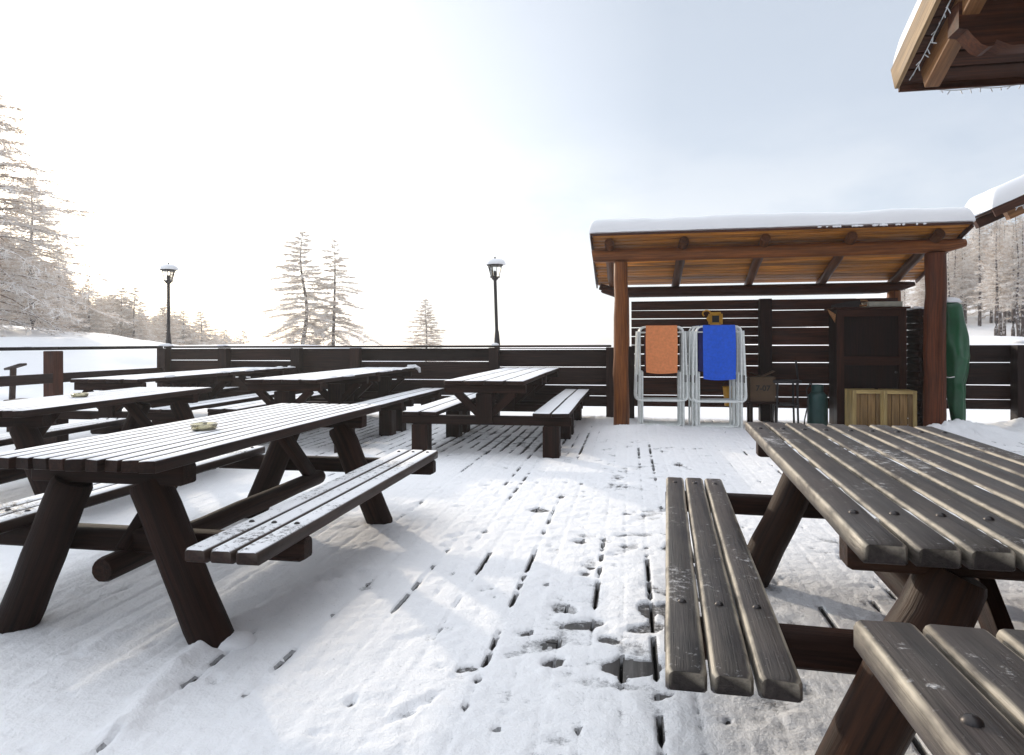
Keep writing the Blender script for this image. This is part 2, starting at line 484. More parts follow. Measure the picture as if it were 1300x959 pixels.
tag(ter, 'snow covered ground falling away beyond the deck', kind='structure')

# ------------------------------------------------------------------ deck boards and the snow lying on them
DX0, DX1, DY0, DY1 = -7.9, 12.3, -4.3, 10.36
mb = MB()
x = DX0; PIT = .121
gapx = []
while x < DX1:
    y = DY0; off = random.uniform(0, 3.5)
    ys = [DY0]
    q = DY0 + off + .4
    while q < DY1 - .3: ys.append(q); q += 3.6
    ys.append(DY1)
    for a, b_ in zip(ys[:-1], ys[1:]):
        zz = random.uniform(-.0015, .0015)
        mb.board((x + PIT / 2, a + .003, -.016 + zz), (x + PIT / 2, b_ - .003, -.016 + zz), PIT - .012, .032, .003, seg=2)
    gapx.append(x)
    x += PIT
deck = mb.build('deck', M['deck']); tag(deck, 'weathered wooden terrace deck under trodden snow', kind='structure')
mb = MB()
for yy in np.arange(DY0 + .2, DY1, 1.2): mb.box(((DX0 + DX1) / 2, yy, -.10), (DX1 - DX0, .08, .13))
mb.box(((DX0 + DX1) / 2, DY1 - .03, -.135), (DX1 - DX0, .03, .2)); mb.box((DX0 + .02, (DY0 + DY1) / 2 - .03, -.135), (.03, DY1 - DY0 - .1, .2))
o = mb.build('deck_beams', M['fence'], deck)

sx = DX0 + .0121 * np.arange(1, 1275)     # ten samples to a board, one exactly on each gap
sy = [-1.2]
st = .05
while sy[-1] < DY1 - .02:
    Y_ = sy[-1]
    st = .03 if Y_ < .8 else min(.013 + max(Y_ - 1.2, 0) * .0032, .045)
    sy.append(Y_ + st)
sy = np.array(sy)
X, Y = np.meshgrid(sx, sy, indexing='ij')
H = .0115 + .005 * fbm(X, Y, 1.6, 101, 3) + .0035 * fbm(X * .9 + Y * .2, Y * 1.1, .30, 111, 3) + .0045 * fbm(X, Y * 1.3, .075, 121, 3) + .0035 * fbm(X, Y, .03, 126, 2)
# wind and tread ripples, slightly across the boards
H += .0035 * fbm(X * .7 + Y * .3, Y * 2.2 - X * .5, .10, 131, 3)
# board gaps pull the snow down along broken lines
ph = (X - DX0) / PIT
d = np.abs(ph - np.round(ph)) * PIT
seg = np.clip(fbm(np.round(ph) * 7.31, Y, .9, 141, 3) * 1.5 + .12, 0, 1) * np.clip(fbm(X * 3, Y, .09, 146, 2) * 1.8 + .25, 0, 1)
# every second or third gap is the one that opens
open_ = (np.array([random.random() for _ in range(400)])[np.clip(np.round(ph).astype(int), 0, 399)] < .36)
def gidx(u): return int(round((u - DX0) / PIT))
def force(u, y0_, y1_, a=.55):
    global seg, open_
    mk = (np.round(ph).astype(int) == gidx(u)) & (Y > y0_) & (Y < y1_)
    open_ = open_ | mk
    seg = np.where(mk, np.maximum(seg, a * np.clip(fbm(X * 3, Y, .07, 147, 3) * 2.6 + .05, 0, 1) * np.clip(fbm(np.round(ph) * 5.1, Y, .45, 149, 2) * 2.2 + .45, 0, 1)), seg)
force(.865, 1.9, 3.1, .8); force(1.105, 1.9, 3.2, .8); force(-.48, 2.0, 4.4); force(-.10, 1.2, 4.0); force(-.82, 2.2, 3.6); force(.14, 1.6, 3.3); force(-1.2, 2.0, 4.2, .4)
seg = seg * (1 - .93 / (1 + np.exp((X + 1.45) / .12)) / (1 + np.exp((Y - 5.6) / .3)))
H -= np.exp(-(d / .007) ** 2) * (.003 + .060 * seg * open_)
# trodden lane
def ell(cx, cy, rx, ry, rot=0.0):
    c, s = math.cos(rot), math.sin(rot)
    a = (X - cx) * c + (Y - cy) * s; b = -(X - cx) * s + (Y - cy) * c
    return (a / rx) ** 2 + (b / ry) ** 2
def local(cx, cy, r):
    i0, i1 = np.searchsorted(sx, (cx - r, cx + r)); j0, j1 = np.searchsorted(sy, (cy - r, cy + r))
    return slice(i0, i1), slice(j0, j1)
def stamp(cx, cy, rx, ry, rot, depth, rim=.3):
    sl = local(cx, cy, max(rx, ry) * 2.2)
    x_, y_ = X[sl], Y[sl]
    if x_.size == 0: return
    c, s = math.cos(rot), math.sin(rot)
    a = (x_ - cx) * c + (y_ - cy) * s; b = -(x_ - cx) * s + (y_ - cy) * c
    n = vnoise(x_ * 22 + cx * 9, y_ * 22 + cy * 7, 7) * .8 + vnoise(x_ * 60 + cx, y_ * 60 + cy, 9) * .5
    q = np.sqrt((a / rx) ** 2 + (b / ry) ** 2) + n * .45
    H[sl] += -depth / (1 + np.exp((q - 1) * 9)) + depth * rim * np.exp(-((q - 1.25) / .22) ** 2)
rs = random.Random(5)
for i in range(190):
    cy = rs.uniform(1.6, 9.6); cx = rs.gauss(.1 - (cy - 3) * .05, 1.15)
    rot = rs.gauss(1.4, .9); dp = rs.uniform(.002, .0065)
    stamp(cx, cy, rs.uniform(.10, .15), .045, rot, dp)
    stamp(cx - .13 * math.cos(rot), cy - .13 * math.sin(rot), .045, .035, rot, dp * .9)
for i in range(60):
    stamp(rs.uniform(-7.5, 7.5), rs.uniform(1.0, 10), rs.uniform(.09, .14), .045, rs.uniform(0, 3.14), rs.uniform(.003, .009))
for i in range(1500):   # small crumbs and pits
    cy = rs.uniform(1.3, 9.8); cx = rs.uniform(-4.5, 4.5)
    stamp(cx, cy, rs.uniform(.010, .035), rs.uniform(.007, .02), rs.uniform(0, 3.1), rs.uniform(-.006, .013), .1)
def gpt(px, py):
    Z = CAMH * F / (py - 434.5); return at(px, Z)
for (px, py, w, h_, rot, dp) in [(683, 650, .11, .08, .3, .04), (849, 777, .075, .09, 0, .05), (822, 776, .055, .10, .1, .045), (800, 850, .13, .085, .2, .05),
        (772, 815, .06, .05, 0, .03), (796, 655, .05, .03, 0, .03), (713, 632, .035, .03, 0, .03), (582, 646, .06, .03, 0, .025), (715, 775, .07, .10, .9, .022),
        (740, 795, .12, .05, .4, .024), (700, 845, .07, .04, .8, .03), (868, 868, .05, .06, 0, .04), (690, 600, .05, .04, 0, .02), (664, 806, .05, .03, .2, .02),
        (818, 800, .10, .05, .5, .024), (590, 852, .05, .02, .4, .03), (735, 690, .06, .05, .1, .02), (520, 905, .2, .03, 1.1, .015)]:
    c = gpt(px, py); stamp(c[0], c[1], w * .72, h_ * .7, rot, dp * .6, .12)
# thinner snow under the tables by the fence
def soft_box(x0, x1, y0, y1, e=.15):
    return 1 / (1 + np.exp(-(X - x0) / e)) / (1 + np.exp((X - x1) / e)) / (1 + np.exp(-(Y - y0) / e)) / (1 + np.exp((Y - y1) / e))
thin = soft_box(-2.4, -.7, 6.9, 9.9) + .7 * soft_box(-4.6, -2.8, 6.9, 9.9) + .4 * soft_box(1.0, 3.2, 9.2, 10.2) + .3 * soft_box(-2.6, -1.5, 2.3, 4.2)
H -= np.clip(thin, 0, 1) * (.006 + .030 * np.exp(-(d / .012) ** 2) * np.clip(fbm(np.round(ph) * 3.7, Y, .3, 151, 3) * 1.6 + .55, 0, 1))
# deeper undisturbed snow on the left, drifts and ploughed ridges
H += .014 * soft_box(-8, -1.1, .5, 5.5, .5) + .02 * soft_box(-9, -5.2, -1, 10, .5)
def ridge(pts, w, h_):
    P = [gpt(*p) for p in pts]
    best = np.full(X.shape, 9.0)
    for (a, b_) in zip(P[:-1], P[1:]):
        ax, ay = a; bx, by = b_
        L2 = (bx - ax) ** 2 + (by - ay) ** 2
        t = np.clip(((X - ax) * (bx - ax) + (Y - ay) * (by - ay)) / L2, 0, 1)
        dd = np.sqrt((X - ax - t * (bx - ax)) ** 2 + (Y - ay - t * (by - ay)) ** 2)
        best = np.minimum(best, dd)
    nz = 1 + fbm(X, Y, .12, 161, 3) * .9
    return h_ * np.exp(-(best / w) ** 2) * nz
H += ridge([(150, 935), (225, 850), (300, 795), (370, 762), (440, 742)], .045, .030)
H += ridge([(60, 860), (150, 812), (215, 775)], .05, .022) + ridge([(300, 770), (420, 735), (470, 728)], .03, .016)
H -= ridge([(190, 945), (270, 850), (350, 795), (470, 745)], .05, .004) + ridge([(380, 800), (480, 745)], .03, .003)
for (cx, cy, r, h_) in [(.0, 9.0, .28, .06), (.35, 8.98, .2, .045), (.9, 8.95, .5, .03), (3.95, 9.1, .30, .12), (4.3, 9.25, .35, .10), (3.7, 8.98, .2, .10), (5.2, 10.05, .3, .10),
                        (-.3, 10.1, .5, .03), (2.2, 8.3, .5, .02), (1.6, 7.9, .3, .03), (6.3, 9.9, .7, .07), (-1.2, 9.9, .6, .03)]:
    H += h_ * np.exp(-((X - cx) ** 2 + (Y - cy) ** 2) / r ** 2) * (1 + .5 * fbm(X, Y, .12, 171, 3))
zc_ = gpt(770, 800)
H -= .006 * np.exp(-(((X - zc_[0]) / .50) ** 2 + ((Y - zc_[1]) / .55) ** 2)) * np.clip(.5 + fbm(X, Y, .16, 181, 3) * 1.6, 0, 1.3)
# snow fades out at the deck edge
thick = H.copy()
Zs = np.where(H > 0, H, np.maximum(H, -.004) - .006)
Zs = np.where((d < .006) & (H < -.002), -.09, np.maximum(Zs, -.012))
thick = np.where((d < .006) & (H < -.002), -.5, thick)  # flags open gaps for the painted gap shade
dsn = grid_mesh('deck_snow', X, Y, Zs, M['deck_snow'], {'thick': thick})
tag(dsn, 'thin trodden snow lying on the wooden deck', kind='structure')
def snow_h(x, y):
    i = min(max(int(np.searchsorted(sx, x)), 0), len(sx) - 1); j = min(max(int(np.searchsorted(sy, y)), 0), len(sy) - 1)
    return float(Zs[i, j])

BOLT = []
def bolt(loc, parent):
    if not BOLT:
        b = MB(); b.lathe([(.012, 0), (.0115, .003), (.007, .0075), (.0, .009)], 10); o = b.build('bolt', M['iron_bolt'], parent); BOLT.append(o)
    else:
        o = BOLT[0].copy(); COL.objects.link(o); o.parent = parent
    o.location = loc
# ------------------------------------------------------------------ A-frame picnic tables of round timber
def a_table(label, W, L, nb, mtop, mbench, mleg, mbeam, foot=.46, topx=.17, r=.078, gap=.010, bev=.010, ov=.27, tbolts=True):
    t = empty('picnic_table', label=label, cat='picnic table', group='picnic tables on the deck')
    p = W / nb
    b = MB()
    for i in range(nb):
        xx = -W / 2 + p * (i + .5)
        dy = random.uniform(-.008, .008)
        b.board((xx, -L / 2 + dy, .728), (xx, L / 2 + dy, .728), p - gap, .045, bev, wander=.0009)
    b.build('tabletop', mtop, t)
    yf = L / 2 - ov
    for sgn in (-1, 1):
        b = MB(); b.board((-W / 2 + .03, sgn * yf, .663), (W / 2 - .03, sgn * yf, .663), .09, .084, .012); b.build('batten', mleg, t)
        for i in range(nb if tbolts else 0):
            bolt((-W / 2 + p * (i + .5) + random.uniform(-.006, .006), sgn * yf + random.uniform(-.008, .008), .7495), t)
        for s2 in (-1, 1):
            b = MB()
            x0, x1 = s2 * foot, s2 * topx
            b.log((x0, sgn * yf - .01, -.01), (x1, sgn * yf - .01, .625), r * 1.03, r * .98, 16, 6, .004, .02)
            b.build('leg', mleg, t)
        b = MB(); yb = sgn * yf + .125
        b.board((-(W / 2 + .40), yb, .357), (W / 2 + .40, yb, .357), .09, .092, .02)
        b.build('cross_beam', mbeam, t)
    for s2 in (-1, 1):
        b = MB()
        for i in range(3):
            xx = s2 * (W / 2 + .11 + .098 * i + .046)
            dy = random.uniform(-.006, .006)
            b.board((xx, -L / 2 + dy, .424), (xx, L / 2 + dy, .424), .090, .052, .013, wander=.0009)
            for sgn in (-1, 1):
                yb = sgn * yf + .125
                bolt((xx, yb, .449), t)
        b.build('bench_seat', mbench, t)
    b = MB(); b.log((0, -(yf + .06), .285), (0, yf + .06, .285), .05, .048, 12, 6, .003, .02); b.build('stretcher', mleg, t)
    for sgn in (-1, 1):
        b = MB(); b.board((0, sgn * (yf - .06), .315), (0, sgn * (yf - .50), .70), .085, .045, .006, up=(1, 0, 0)); b.build('brace', mleg, t)
    return t

T1 = a_table('large dark picnic table in the left foreground with snow striped top', .74, 2.2, 10, M['stain_snow'], M['stain_bench'], M['stain'], M['stain'], gap=.010, bev=.006, ov=.23, tbolts=False)
T1.location = (-2.03, 3.22, snow_h(-1.6, 2.5) * 0); 
T2 = copy_tree(T1, (-4.20, 4.66, 0), R(4.5), 'snowy dark picnic table at the left edge behind the large foreground one')
T5 = a_table('wet brown picnic table on the right with bare weathered planks and left bench', .882, 2.15, 9, M['wet'], M['wet'], M['leg_raw'], M['stain'])
T5.location = (.967, 2.545, 0); T5.rotation_euler = (0, 0, R(-3))
T6 = copy_tree(T5, (.765, .01, 0), 0, 'nearest picnic table cut by the bottom right corner, bare planks with a wide gap')

rg_ = random.Random(8)
b = MB()
for i in range(1, 9):
    xx = -.441 + .098 * i
    y = -1.0
    while y < 1.0:
        l_ = rg_.uniform(.05, .5)
        if rg_.random() < .38:
            yy = [y + l_ * k / 6 for k in range(7)]
            b.tube([(xx + rg_.uniform(-.0015, .0015), q, .734 + rg_.uniform(-.004, .003)) for q in yy if q < 1.05] or [(xx, y, .74), (xx, y + .05, .74)], .0085, 8, None, .1)
        y += l_ + rg_.uniform(.0, .12)
b.build('snow_in_gaps', M['snow'], T5)['kind'] = 'stuff'
# clumps of snow on the foreground table legs
for (loc, r, par) in [((.52, -.87, -.0), (.09, .08, .05), T1), ((-.245, .78, .55), (.022, .04, .05), T5)]:
    b = MB(); b.blob(loc, r, rough=.1); b.build('snow_clump', M['snow'], par)

# ------------------------------------------------------------------ square-post picnic tables by the back fence
def b_table(label, mtop, mb_):
    t = empty('picnic_table', label=label, cat='picnic table', group='square post picnic tables along the back fence')
    L = 1.72
    b = MB()
    for i in range(4):
        xx = -.42 + .21 * (i + .5)
        b.board((xx, random.uniform(0, .012), .759), (xx, L - random.uniform(0, .012), .759), .199, .042, .008, wander=.0015)
    b.build('tabletop', mtop, t)
    for y in (.09, 1.42):
        b = MB(); b.board((-.42, y, .695), (.42, y, .695), .075, .086, .008); b.build('batten', M['stain'], t)
        b = MB(); b.box((0, y, .495), (.17, .15, .31), bev=.006); b.build('post', M['stain'], t)
        b = MB(); b.board((-.88, y + (.0), .372), (.88, y, .372), .10, .088, .008); b.build('cross_beam', M['stain'], t)
        for s in (-1, 1):
            b = MB(); b.board((s * .07, y + .0, .44), (s * .30, y + .0, .655), .075, .07, .006, up=(0, 1, 0)); b.build('brace', M['stain'], t)
            b = MB(); b.box((s * .68, y + .0, .155), (.165, .17, .345), bev=.008); b.build('bench_leg', M['stain'], t)
    for s in (-1, 1):
        b = MB()
        for i in range(2):
            xx = s * (.49 + .19 * (i + .5))
            b.board((xx, random.uniform(0, .01), .438), (xx, L, .438), .178, .04, .008, wander=.001)
        b.build('bench_seat', mb_, t)
    return t
GB = 'square post picnic tables along the back fence'
B1 = b_table('square post picnic table in the middle facing the camera with snow dusted benches', M['stain_snow'], M['stain_snow'])
B1.location = (-1.46, 6.62, 0); B1.rotation_euler = (0, 0, R(.3))
B2 = copy_tree(B1, (-1.47, 8.375, 0), R(-.2), 'square post picnic table touching the fence behind the middle one')
B3 = copy_tree(B1, (-3.67, 6.60, 0), R(.8), 'snowy square post picnic table left of the middle one, nearer of its pair')
B4 = copy_tree(B1, (-3.70, 8.36, 0), R(.2), 'square post picnic table under the fence with snow hanging over its right edge')
B5 = copy_tree(B1, (-5.68, 6.45, 0), R(1.2), 'long snowy square post picnic table at far left, nearer of its pair')
B6 = copy_tree(B1, (-5.72, 8.21, 0), R(.6), 'far left square post picnic table reaching the fence below the lamp')
for par, sd in ((B4, 1), (B6, 2), (B5, 3), (B3, 4)):
    rr = random.Random(sd)
    for k in range(9 if par in (B4, B6) else 3):
        b = MB(); y = rr.uniform(.2, 1.68)
        b.blob((.40 + rr.uniform(-.06, .03), y, .775), (rr.uniform(.03, .07), rr.uniform(.05, .12), rr.uniform(.015, .035)), rough=.2); b.build('snow_clump', M['snow'], par)
b = MB()
pth = [(.30, 1.60, .80), (.40, 1.66, .795), (.46, 1.68, .76), (.475, 1.68, .70)]
b.tube(pth, .028, 8, [.9, 1.1, 1, .6], .15); b.build('snow_clump', M['snow'], B4)

# glass ashtrays
def ashtray(loc, label):
    t = empty('ashtray', loc, label=label, cat='ashtray', group='glass ashtrays')
    b = MB()
    b.lathe([(0, .002), (.048, .0), (.056, .006), (.060, .022), (.062, .030), (.057, .031), (.052, .026), (.044, .012), (.0, .010)], 24)
    b.build('bowl', M['ash'], t)
    b = MB(); b.blob((0.005, 0, .0105), (.042, .042, .011)); b.build('snow_fill', M['snow'], t)
    return t
A1 = ashtray((-2.03, 2.93, .7512), 'round glass ashtray on the large foreground table')
A2 = copy_tree(A1, (-4.25, 4.58, .7512), .4, 'round glass ashtray on the table at the left edge')

# ------------------------------------------------------------------ fences
FY = 10.2
def slat_panel(parent, x0, x1, gaps, top, bot, y=FY + .05, ax='x', th=.028, mat=None):
    edges = [bot] + sorted(gaps) + [top]
    b = MB()
    for i in range(len(edges) - 1):
        z0 = edges[i] + (.005 if i else 0); z1 = edges[i + 1] - (.005 if i < len(edges) - 2 else 0)
        zc = (z0 + z1) / 2; dz = random.uniform(-.003, .003); yy = y + random.uniform(-.004, .004)
        if ax == 'x': b.board((x0, yy, zc + dz), (x1, yy, zc - dz), th, z1 - z0, .004, seg=3)
        else: b.board((yy, x0, zc + dz), (yy, x1, zc - dz), th, z1 - z0, .004, seg=3)
    return b.build('slat_panel', mat or M['fence'], parent)
FT = 1.105
posts = [-7.79, -6.66, -5.36, -4.34, -2.07]
bf = empty('wooden_fence', (0, 0, 0), label='low dark plank fence along the back of the deck, left of the shelter', cat='fence')
for x in posts + [-.28]:
    b = MB(); b.box((x, FY - .045, FT / 2 - .02), (.15, .14, FT + .0), bev=.006); b.build('post', M['fence'], bf)
gl = [[.884, .60, .35], [.876, .60, .34], [.62, .33], [.868, .58, .33], [1.055, .785, .51, .35], [.965, .785, .63, .35]]
xs = posts + [-.28]
for i in range(5):
    slat_panel(bf, xs[i] + (.0), xs[i + 1], gl[i] if i < 4 else gl[4], FT - .03, .19)
    b = MB(); b.board((xs[i] - .0, FY + .02, FT + .0), (xs[i + 1], FY + .02, FT + .0), .13, .032, .005); b.build('top_rail', M['fence'], bf)
slat_panel(bf, -.28, .02, gl[5], FT - .03, .19)
for (x, w, h_) in [(-7.79, .14, .05), (-6.72, .10, .03), (-2.07, .07, .04)]:
    b = MB(); b.blob((x, FY, FT + .014), (w, .06, h_)); b.build('snow_cap', M['snow'], bf)

lf = empty('rail_fence', (-7.79, 0, 0), label='open two rail fence on the left with a reddish post and snow behind', cat='fence')
for y in (7.95, 5.6, 3.3):
    b = MB(); b.box((0, y, FT / 2 - .03), (.155, .165, FT - .01), bev=.008); b.build('post', M['fence_post'], lf)
for (y0, y1) in ((3.3, 5.6), (5.6, 7.95), (7.95, 10.05)):
    b = MB(); b.board((.02, y0, FT), (.02, y1, FT), .11, .045, .006); b.build('top_rail', M['fence_snow'], lf)
    b = MB(); b.board((.06, y0, .70), (.06, y1, .70), .03, .13, .005); b.build('lower_rail', M['fence'], lf)
b = MB(); b.blob((.02, 7.55, FT + .02), (.05, .14, .02)); b.build('snow_cap', M['snow'], lf)

rf = empty('wooden_fence', (0, 0, 0), label='dark plank fence to the right of the shelter, snow capped post', cat='fence')
rx = [3.86, 5.24, 7.5, 9.8, 12.0]
for x in rx[1:]:
    b = MB(); b.box((x, FY - .045, FT / 2 - .02), (.20, .18, FT + .04), bev=.008); b.build('post', M['fence'], rf)
    b = MB(); b.blob((x, FY - .05, FT + .02), (.12, .10, .05)); b.build('snow_cap', M['snow'], rf)
for i, g in enumerate([[.865, .555, .355], [.875, .70, .47, .31], [.86, .6, .4], [.86, .6, .4]]):
    slat_panel(rf, rx[i], rx[i + 1], g, FT, .22)

# ------------------------------------------------------------------ street lamps on the fence
def lamp(loc, zt, label, lean=0.0):
    t = empty('street_lamp', loc, label=label, cat='lamp', group='lantern posts by the fence')
    b = MB()
    hb = zt - .36
    b.tube([(0, 0, -.2), (0, 0, FT + .02)], .045, 12)
    b.tube([(0, 0, FT + .02), (lean * .1, 0, FT + .22), (lean * .2, 0, FT + .25)], .042, 12, [1.2, .8, .65])
    b.tube([(lean * .2, 0, FT + .24), (lean, 0, hb + .01)], .026, 12)
    b.build('pole', M['lead'], t)
    b = MB(); b.lathe([(.026, 0), (.05, .02), (.055, .035), (.082, .05), (.085, .06), (.03, .064)], 12, (lean, 0, hb)); b.build('lantern_base', M['lead'], t)
    b = MB(); b.lathe([(.062, .064), (.108, .235)], 6, (lean, 0, hb)); b.build('lantern_glass', M['glass'], t, smooth=False)
    b = MB()
    for k in range(6):
        a = 2 * math.pi * k / 6
        b.tube([(lean + .064 * math.cos(a), .064 * math.sin(a), hb + .06), (lean + .110 * math.cos(a), .110 * math.sin(a), hb + .237)], .006, 5)
    b.lathe([(.125, .232), (.135, .24), (.13, .25), (.09, .285), (.03, .315), (.012, .33), (.012, .345), (.018, .355), (.008, .372), (0, .38)], 12, (lean, 0, hb))
    b.build('lantern_cage', M['lead'], t)
    b = MB(); b.lathe([(.02, .065), (.025, .1), (.018, .15), (.0, .16)], 8, (lean, 0, hb)); b.build('bulb', M['bulb'], t)
    b = MB(); b.blob((lean + .015, 0, hb + .248), (.155, .15, .095), 20, 9, .03); b.build('snow_cap', M['snow'], t)
    return t
lamp((-7.83, 10.335, 0), 2.55, 'black lantern post at the fence corner on the left, capped with snow')
lamp((-2.06, 10.335, 0), 2.50, 'black lantern post behind the middle table with snow sliding off its cap', -.03)

# ------------------------------------------------------------------ storage shelter
SH = empty('wooden_shelter', (0, 0, 0), label='open log shelter with thick snow on its lean-to roof', cat='shelter')
def shpart(b, name, mat, parent=SH, **k): return b.build(name, mat, parent, **k)
sl = .33                   # roof falls this much per metre towards the back
y0r, y1r = 8.90, 10.52
def rz(y, off=0.0): return 2.575 - sl * (y - y0r) + off     # underside of the roof boards
xL, xR = -.49, 4.05
b = MB(); b.log((-.12, 9.16, -.02), (-.12, 9.16, 2.25), .108, .092, 18, 9, .008, .03); shpart(b, 'front_post', M['shed'])
b = MB(); b.log((3.74, 9.16, -.02), (3.76, 9.16, 2.27), .125, .115, 18, 9, .012, .04); shpart(b, 'front_post', M['post_red'])
for x in (-.10, 3.70):
    b = MB(); b.log((x, 10.33, -.3), (x, 10.33, 1.88), .095, .09, 14, 6, .006, .03); shpart(b, 'rear_post', M['shed'])
b = MB()
b.tube([(-.50, 9.16, 2.33), (-.47, 9.16, 2.335), (-.2, 9.16, 2.335), (1, 9.165, 2.34), (2.2, 9.16, 2.342), (3.3, 9.16, 2.345), (3.85, 9.16, 2.35), (4.04, 9.16, 2.375), (4.10, 9.16, 2.385)],
       .088, 16, [.85, 1, 1.02, .98, 1.03, 1.0, 1.02, .7, .55], .02); shpart(b, 'front_beam', M['shed'])
b = MB()
b.tube([(-.42, 10.33, 1.97), (-.40, 10.33, 1.96), (-.20, 10.33, 1.92), (1, 10.33, 1.92), (2.2, 10.33, 1.92), (3.5, 10.33, 1.925), (3.80, 10.33, 1.945), (3.97, 10.33, 1.975)],
       .082, 14, [.5, .6, 1, 1, 1.02, 1.0, .8, .35], .02); shpart(b, 'rear_beam', M['shed_dark'])
for i, x in enumerate((-.27, .70, 1.71, 2.74, 3.74)):
    b = MB()
    ya, yb = 8.97, 10.47
    b.log((x, ya, rz(ya) - .066), (x + random.uniform(-.03, .03), yb, rz(yb) - .06), .064, .058, 12, 7, .008, .05)
    shpart(b, 'rafter', M['rafter_dark'])
b = MB(); n = 17; w = (y1r - y0r) / n
for i in range(n):
    ya = y0r + w * i; zc = rz(ya + w / 2) + .012
    L_ = random.uniform(-.012, .012)
    b.board((xL + L_, ya + w / 2, zc), (xR + L_, ya + w / 2, zc), w * .92, .022, .003, up=(0, sl, 1), seg=6)
shpart(b, 'roof_boards', M['shed_board'])
b = MB(); b.board((xL - .012, y0r - .01, rz(y0r) + .0), (xL - .012, y1r, rz(y1r) + .0), .022, .085, .003, up=(0, 0, 1)); b.board((xR + .012, y0r - .01, rz(y0r) + .0), (xR + .012, y1r, rz(y1r) + .0), .022, .085, .003)
b.board((xL, y0r - .026, rz(y0r) + .004), (xR, y0r - .026, rz(y0r) + .004), .018, .03, .003)
shpart(b, 'verge_board', M['shed_dark'])
b = MB()   # hipped triangular gusset at the left rear corner
b.board((-.46, 10.42, rz(10.42) - .05), (-.30, 10.42, rz(10.42) - .10), .03, .10, .004); shpart(b, 'eave_block', M['shed_dark'])

def snow_slab(name, origin, ex, ey, lx, ly, T, Rr, mat, parent, over=.03, seed=1, noise_a=.022, nx=90, ny=40, up=Vector((0, 0, 1))):
    """rounded slab of settled snow on a roof plane: origin corner, unit vectors ex, ey"""
    rs_ = np.random.RandomState(seed)
    def ax(l, n):
        s = np.linspace(0, 1, n)
        return (l + 2 * over) * (.5 - .5 * np.cos(s * math.pi)) ** 1.0 * 1.0 - over
    ua = ax(lx, nx); va = ax(ly, ny)
    U, V = np.meshgrid(ua, va, indexing='ij')
    du = np.clip(np.minimum(U + over, lx + over - U), 0, Rr); dv = np.clip(np.minimum(V + over, ly + over - V), 0, Rr)
    fu = np.sqrt(np.clip(1 - (1 - du / Rr) ** 2, 0, 1)); fv = np.sqrt(np.clip(1 - (1 - dv / Rr) ** 2, 0, 1))
    h = T * (fu * fv) ** .75
    h = h * (1 + noise_a / T * 2 * fbm(U + seed, V, .8, seed, 3)) + .006 * fbm(U, V, .15, seed + 3, 2) * (h / T)
    # bulge outwards at mid height is left to the rounding; bottom lip wobbles
    O = Vector(origin); ex = Vector(ex); ey = Vector(ey)
    top = []
    for i in range(nx):
        for j in range(ny):
            wob = 0
            p = O + ex * float(U[i, j]) + ey * float(V[i, j]) + up * float(h[i, j])
            top.append(tuple(p))
    bot = []
    for i in range(nx):
        for j in range(ny):
            lip = .010 * (vnoise(np.array(U[i, j] * 9), np.array(V[i, j] * 9), seed) + .2) if (i in (0, nx - 1) or j in (0, ny - 1)) else .0
            bot.append(tuple(O + ex * float(U[i, j]) + ey * float(V[i, j]) + up * float(-lip)))
    fs = []
    k = nx * ny
    for i in range(nx - 1):
        for j in range(ny - 1):
            a = i * ny + j
            fs.append((a, a + ny, a + ny + 1, a + 1)); fs.append((k + a, k + a + 1, k + a + ny + 1, k + a + ny))
    ring = [i * ny for i in range(nx)] + [(nx - 1) * ny + j for j in range(1, ny)] + [i * ny + ny - 1 for i in range(nx - 2, -1, -1)] + [j for j in range(ny - 2, 0, -1)]
    for a, b2 in zip(ring, ring[1:] + ring[:1]): fs.append((a, k + a, k + b2, b2))
    mbb = MB(); mbb.add(top + bot, fs)
    return mbb.build(name, mat, parent, angle=60)
ey = Vector((0, 1, -sl)); Ly = ey.length * (y1r - y0r); ey.normalize()
snow_slab('roof_snow', (xL, y0r, rz(y0r) + .024), (1, 0, 0), ey, xR - xL, Ly, .205, .10, M['roof_snow'], SH, .035, 3)
b = MB()
for i in range(26):     # ragged snow crumbs hanging under the front edge at the right
    x = random.uniform(2.3, 3.7); b.blob((x, y0r - .045, rz(y0r) + .012), (random.uniform(.01, .03), .02, random.uniform(.008, .016)), 8, 4, .2, flat=False)
shpart(b, 'snow_fringe', M['snow'])
# plank wall behind (taller continuation of the fence)
for (xa, xb, g) in ((.02, 1.92, [1.635, 1.51, 1.38, 1.25, 1.12, .985, .81, .64, .37]), (1.92, 3.72, [1.62, 1.37, 1.11, .86, .55, .36])):
    slat_panel(SH, xa, xb, g, 1.775, .20, y=FY + .055, mat=M['shed_dark'])
b = MB(); b.box((1.92, FY - .045, .9), (.165, .15, 1.76), bev=.006); shpart(b, 'wall_post', M['cabinet'])
b = MB(); b.box((0.0, FY - .05, .55), (.12, .13, 1.1), bev=.006); shpart(b, 'wall_post', M['cabinet'])
slat_panel(SH, 9.32, 10.1, [.9, .64, .38], 1.12, .1, y=3.80, ax='y', mat=M['cabinet'])

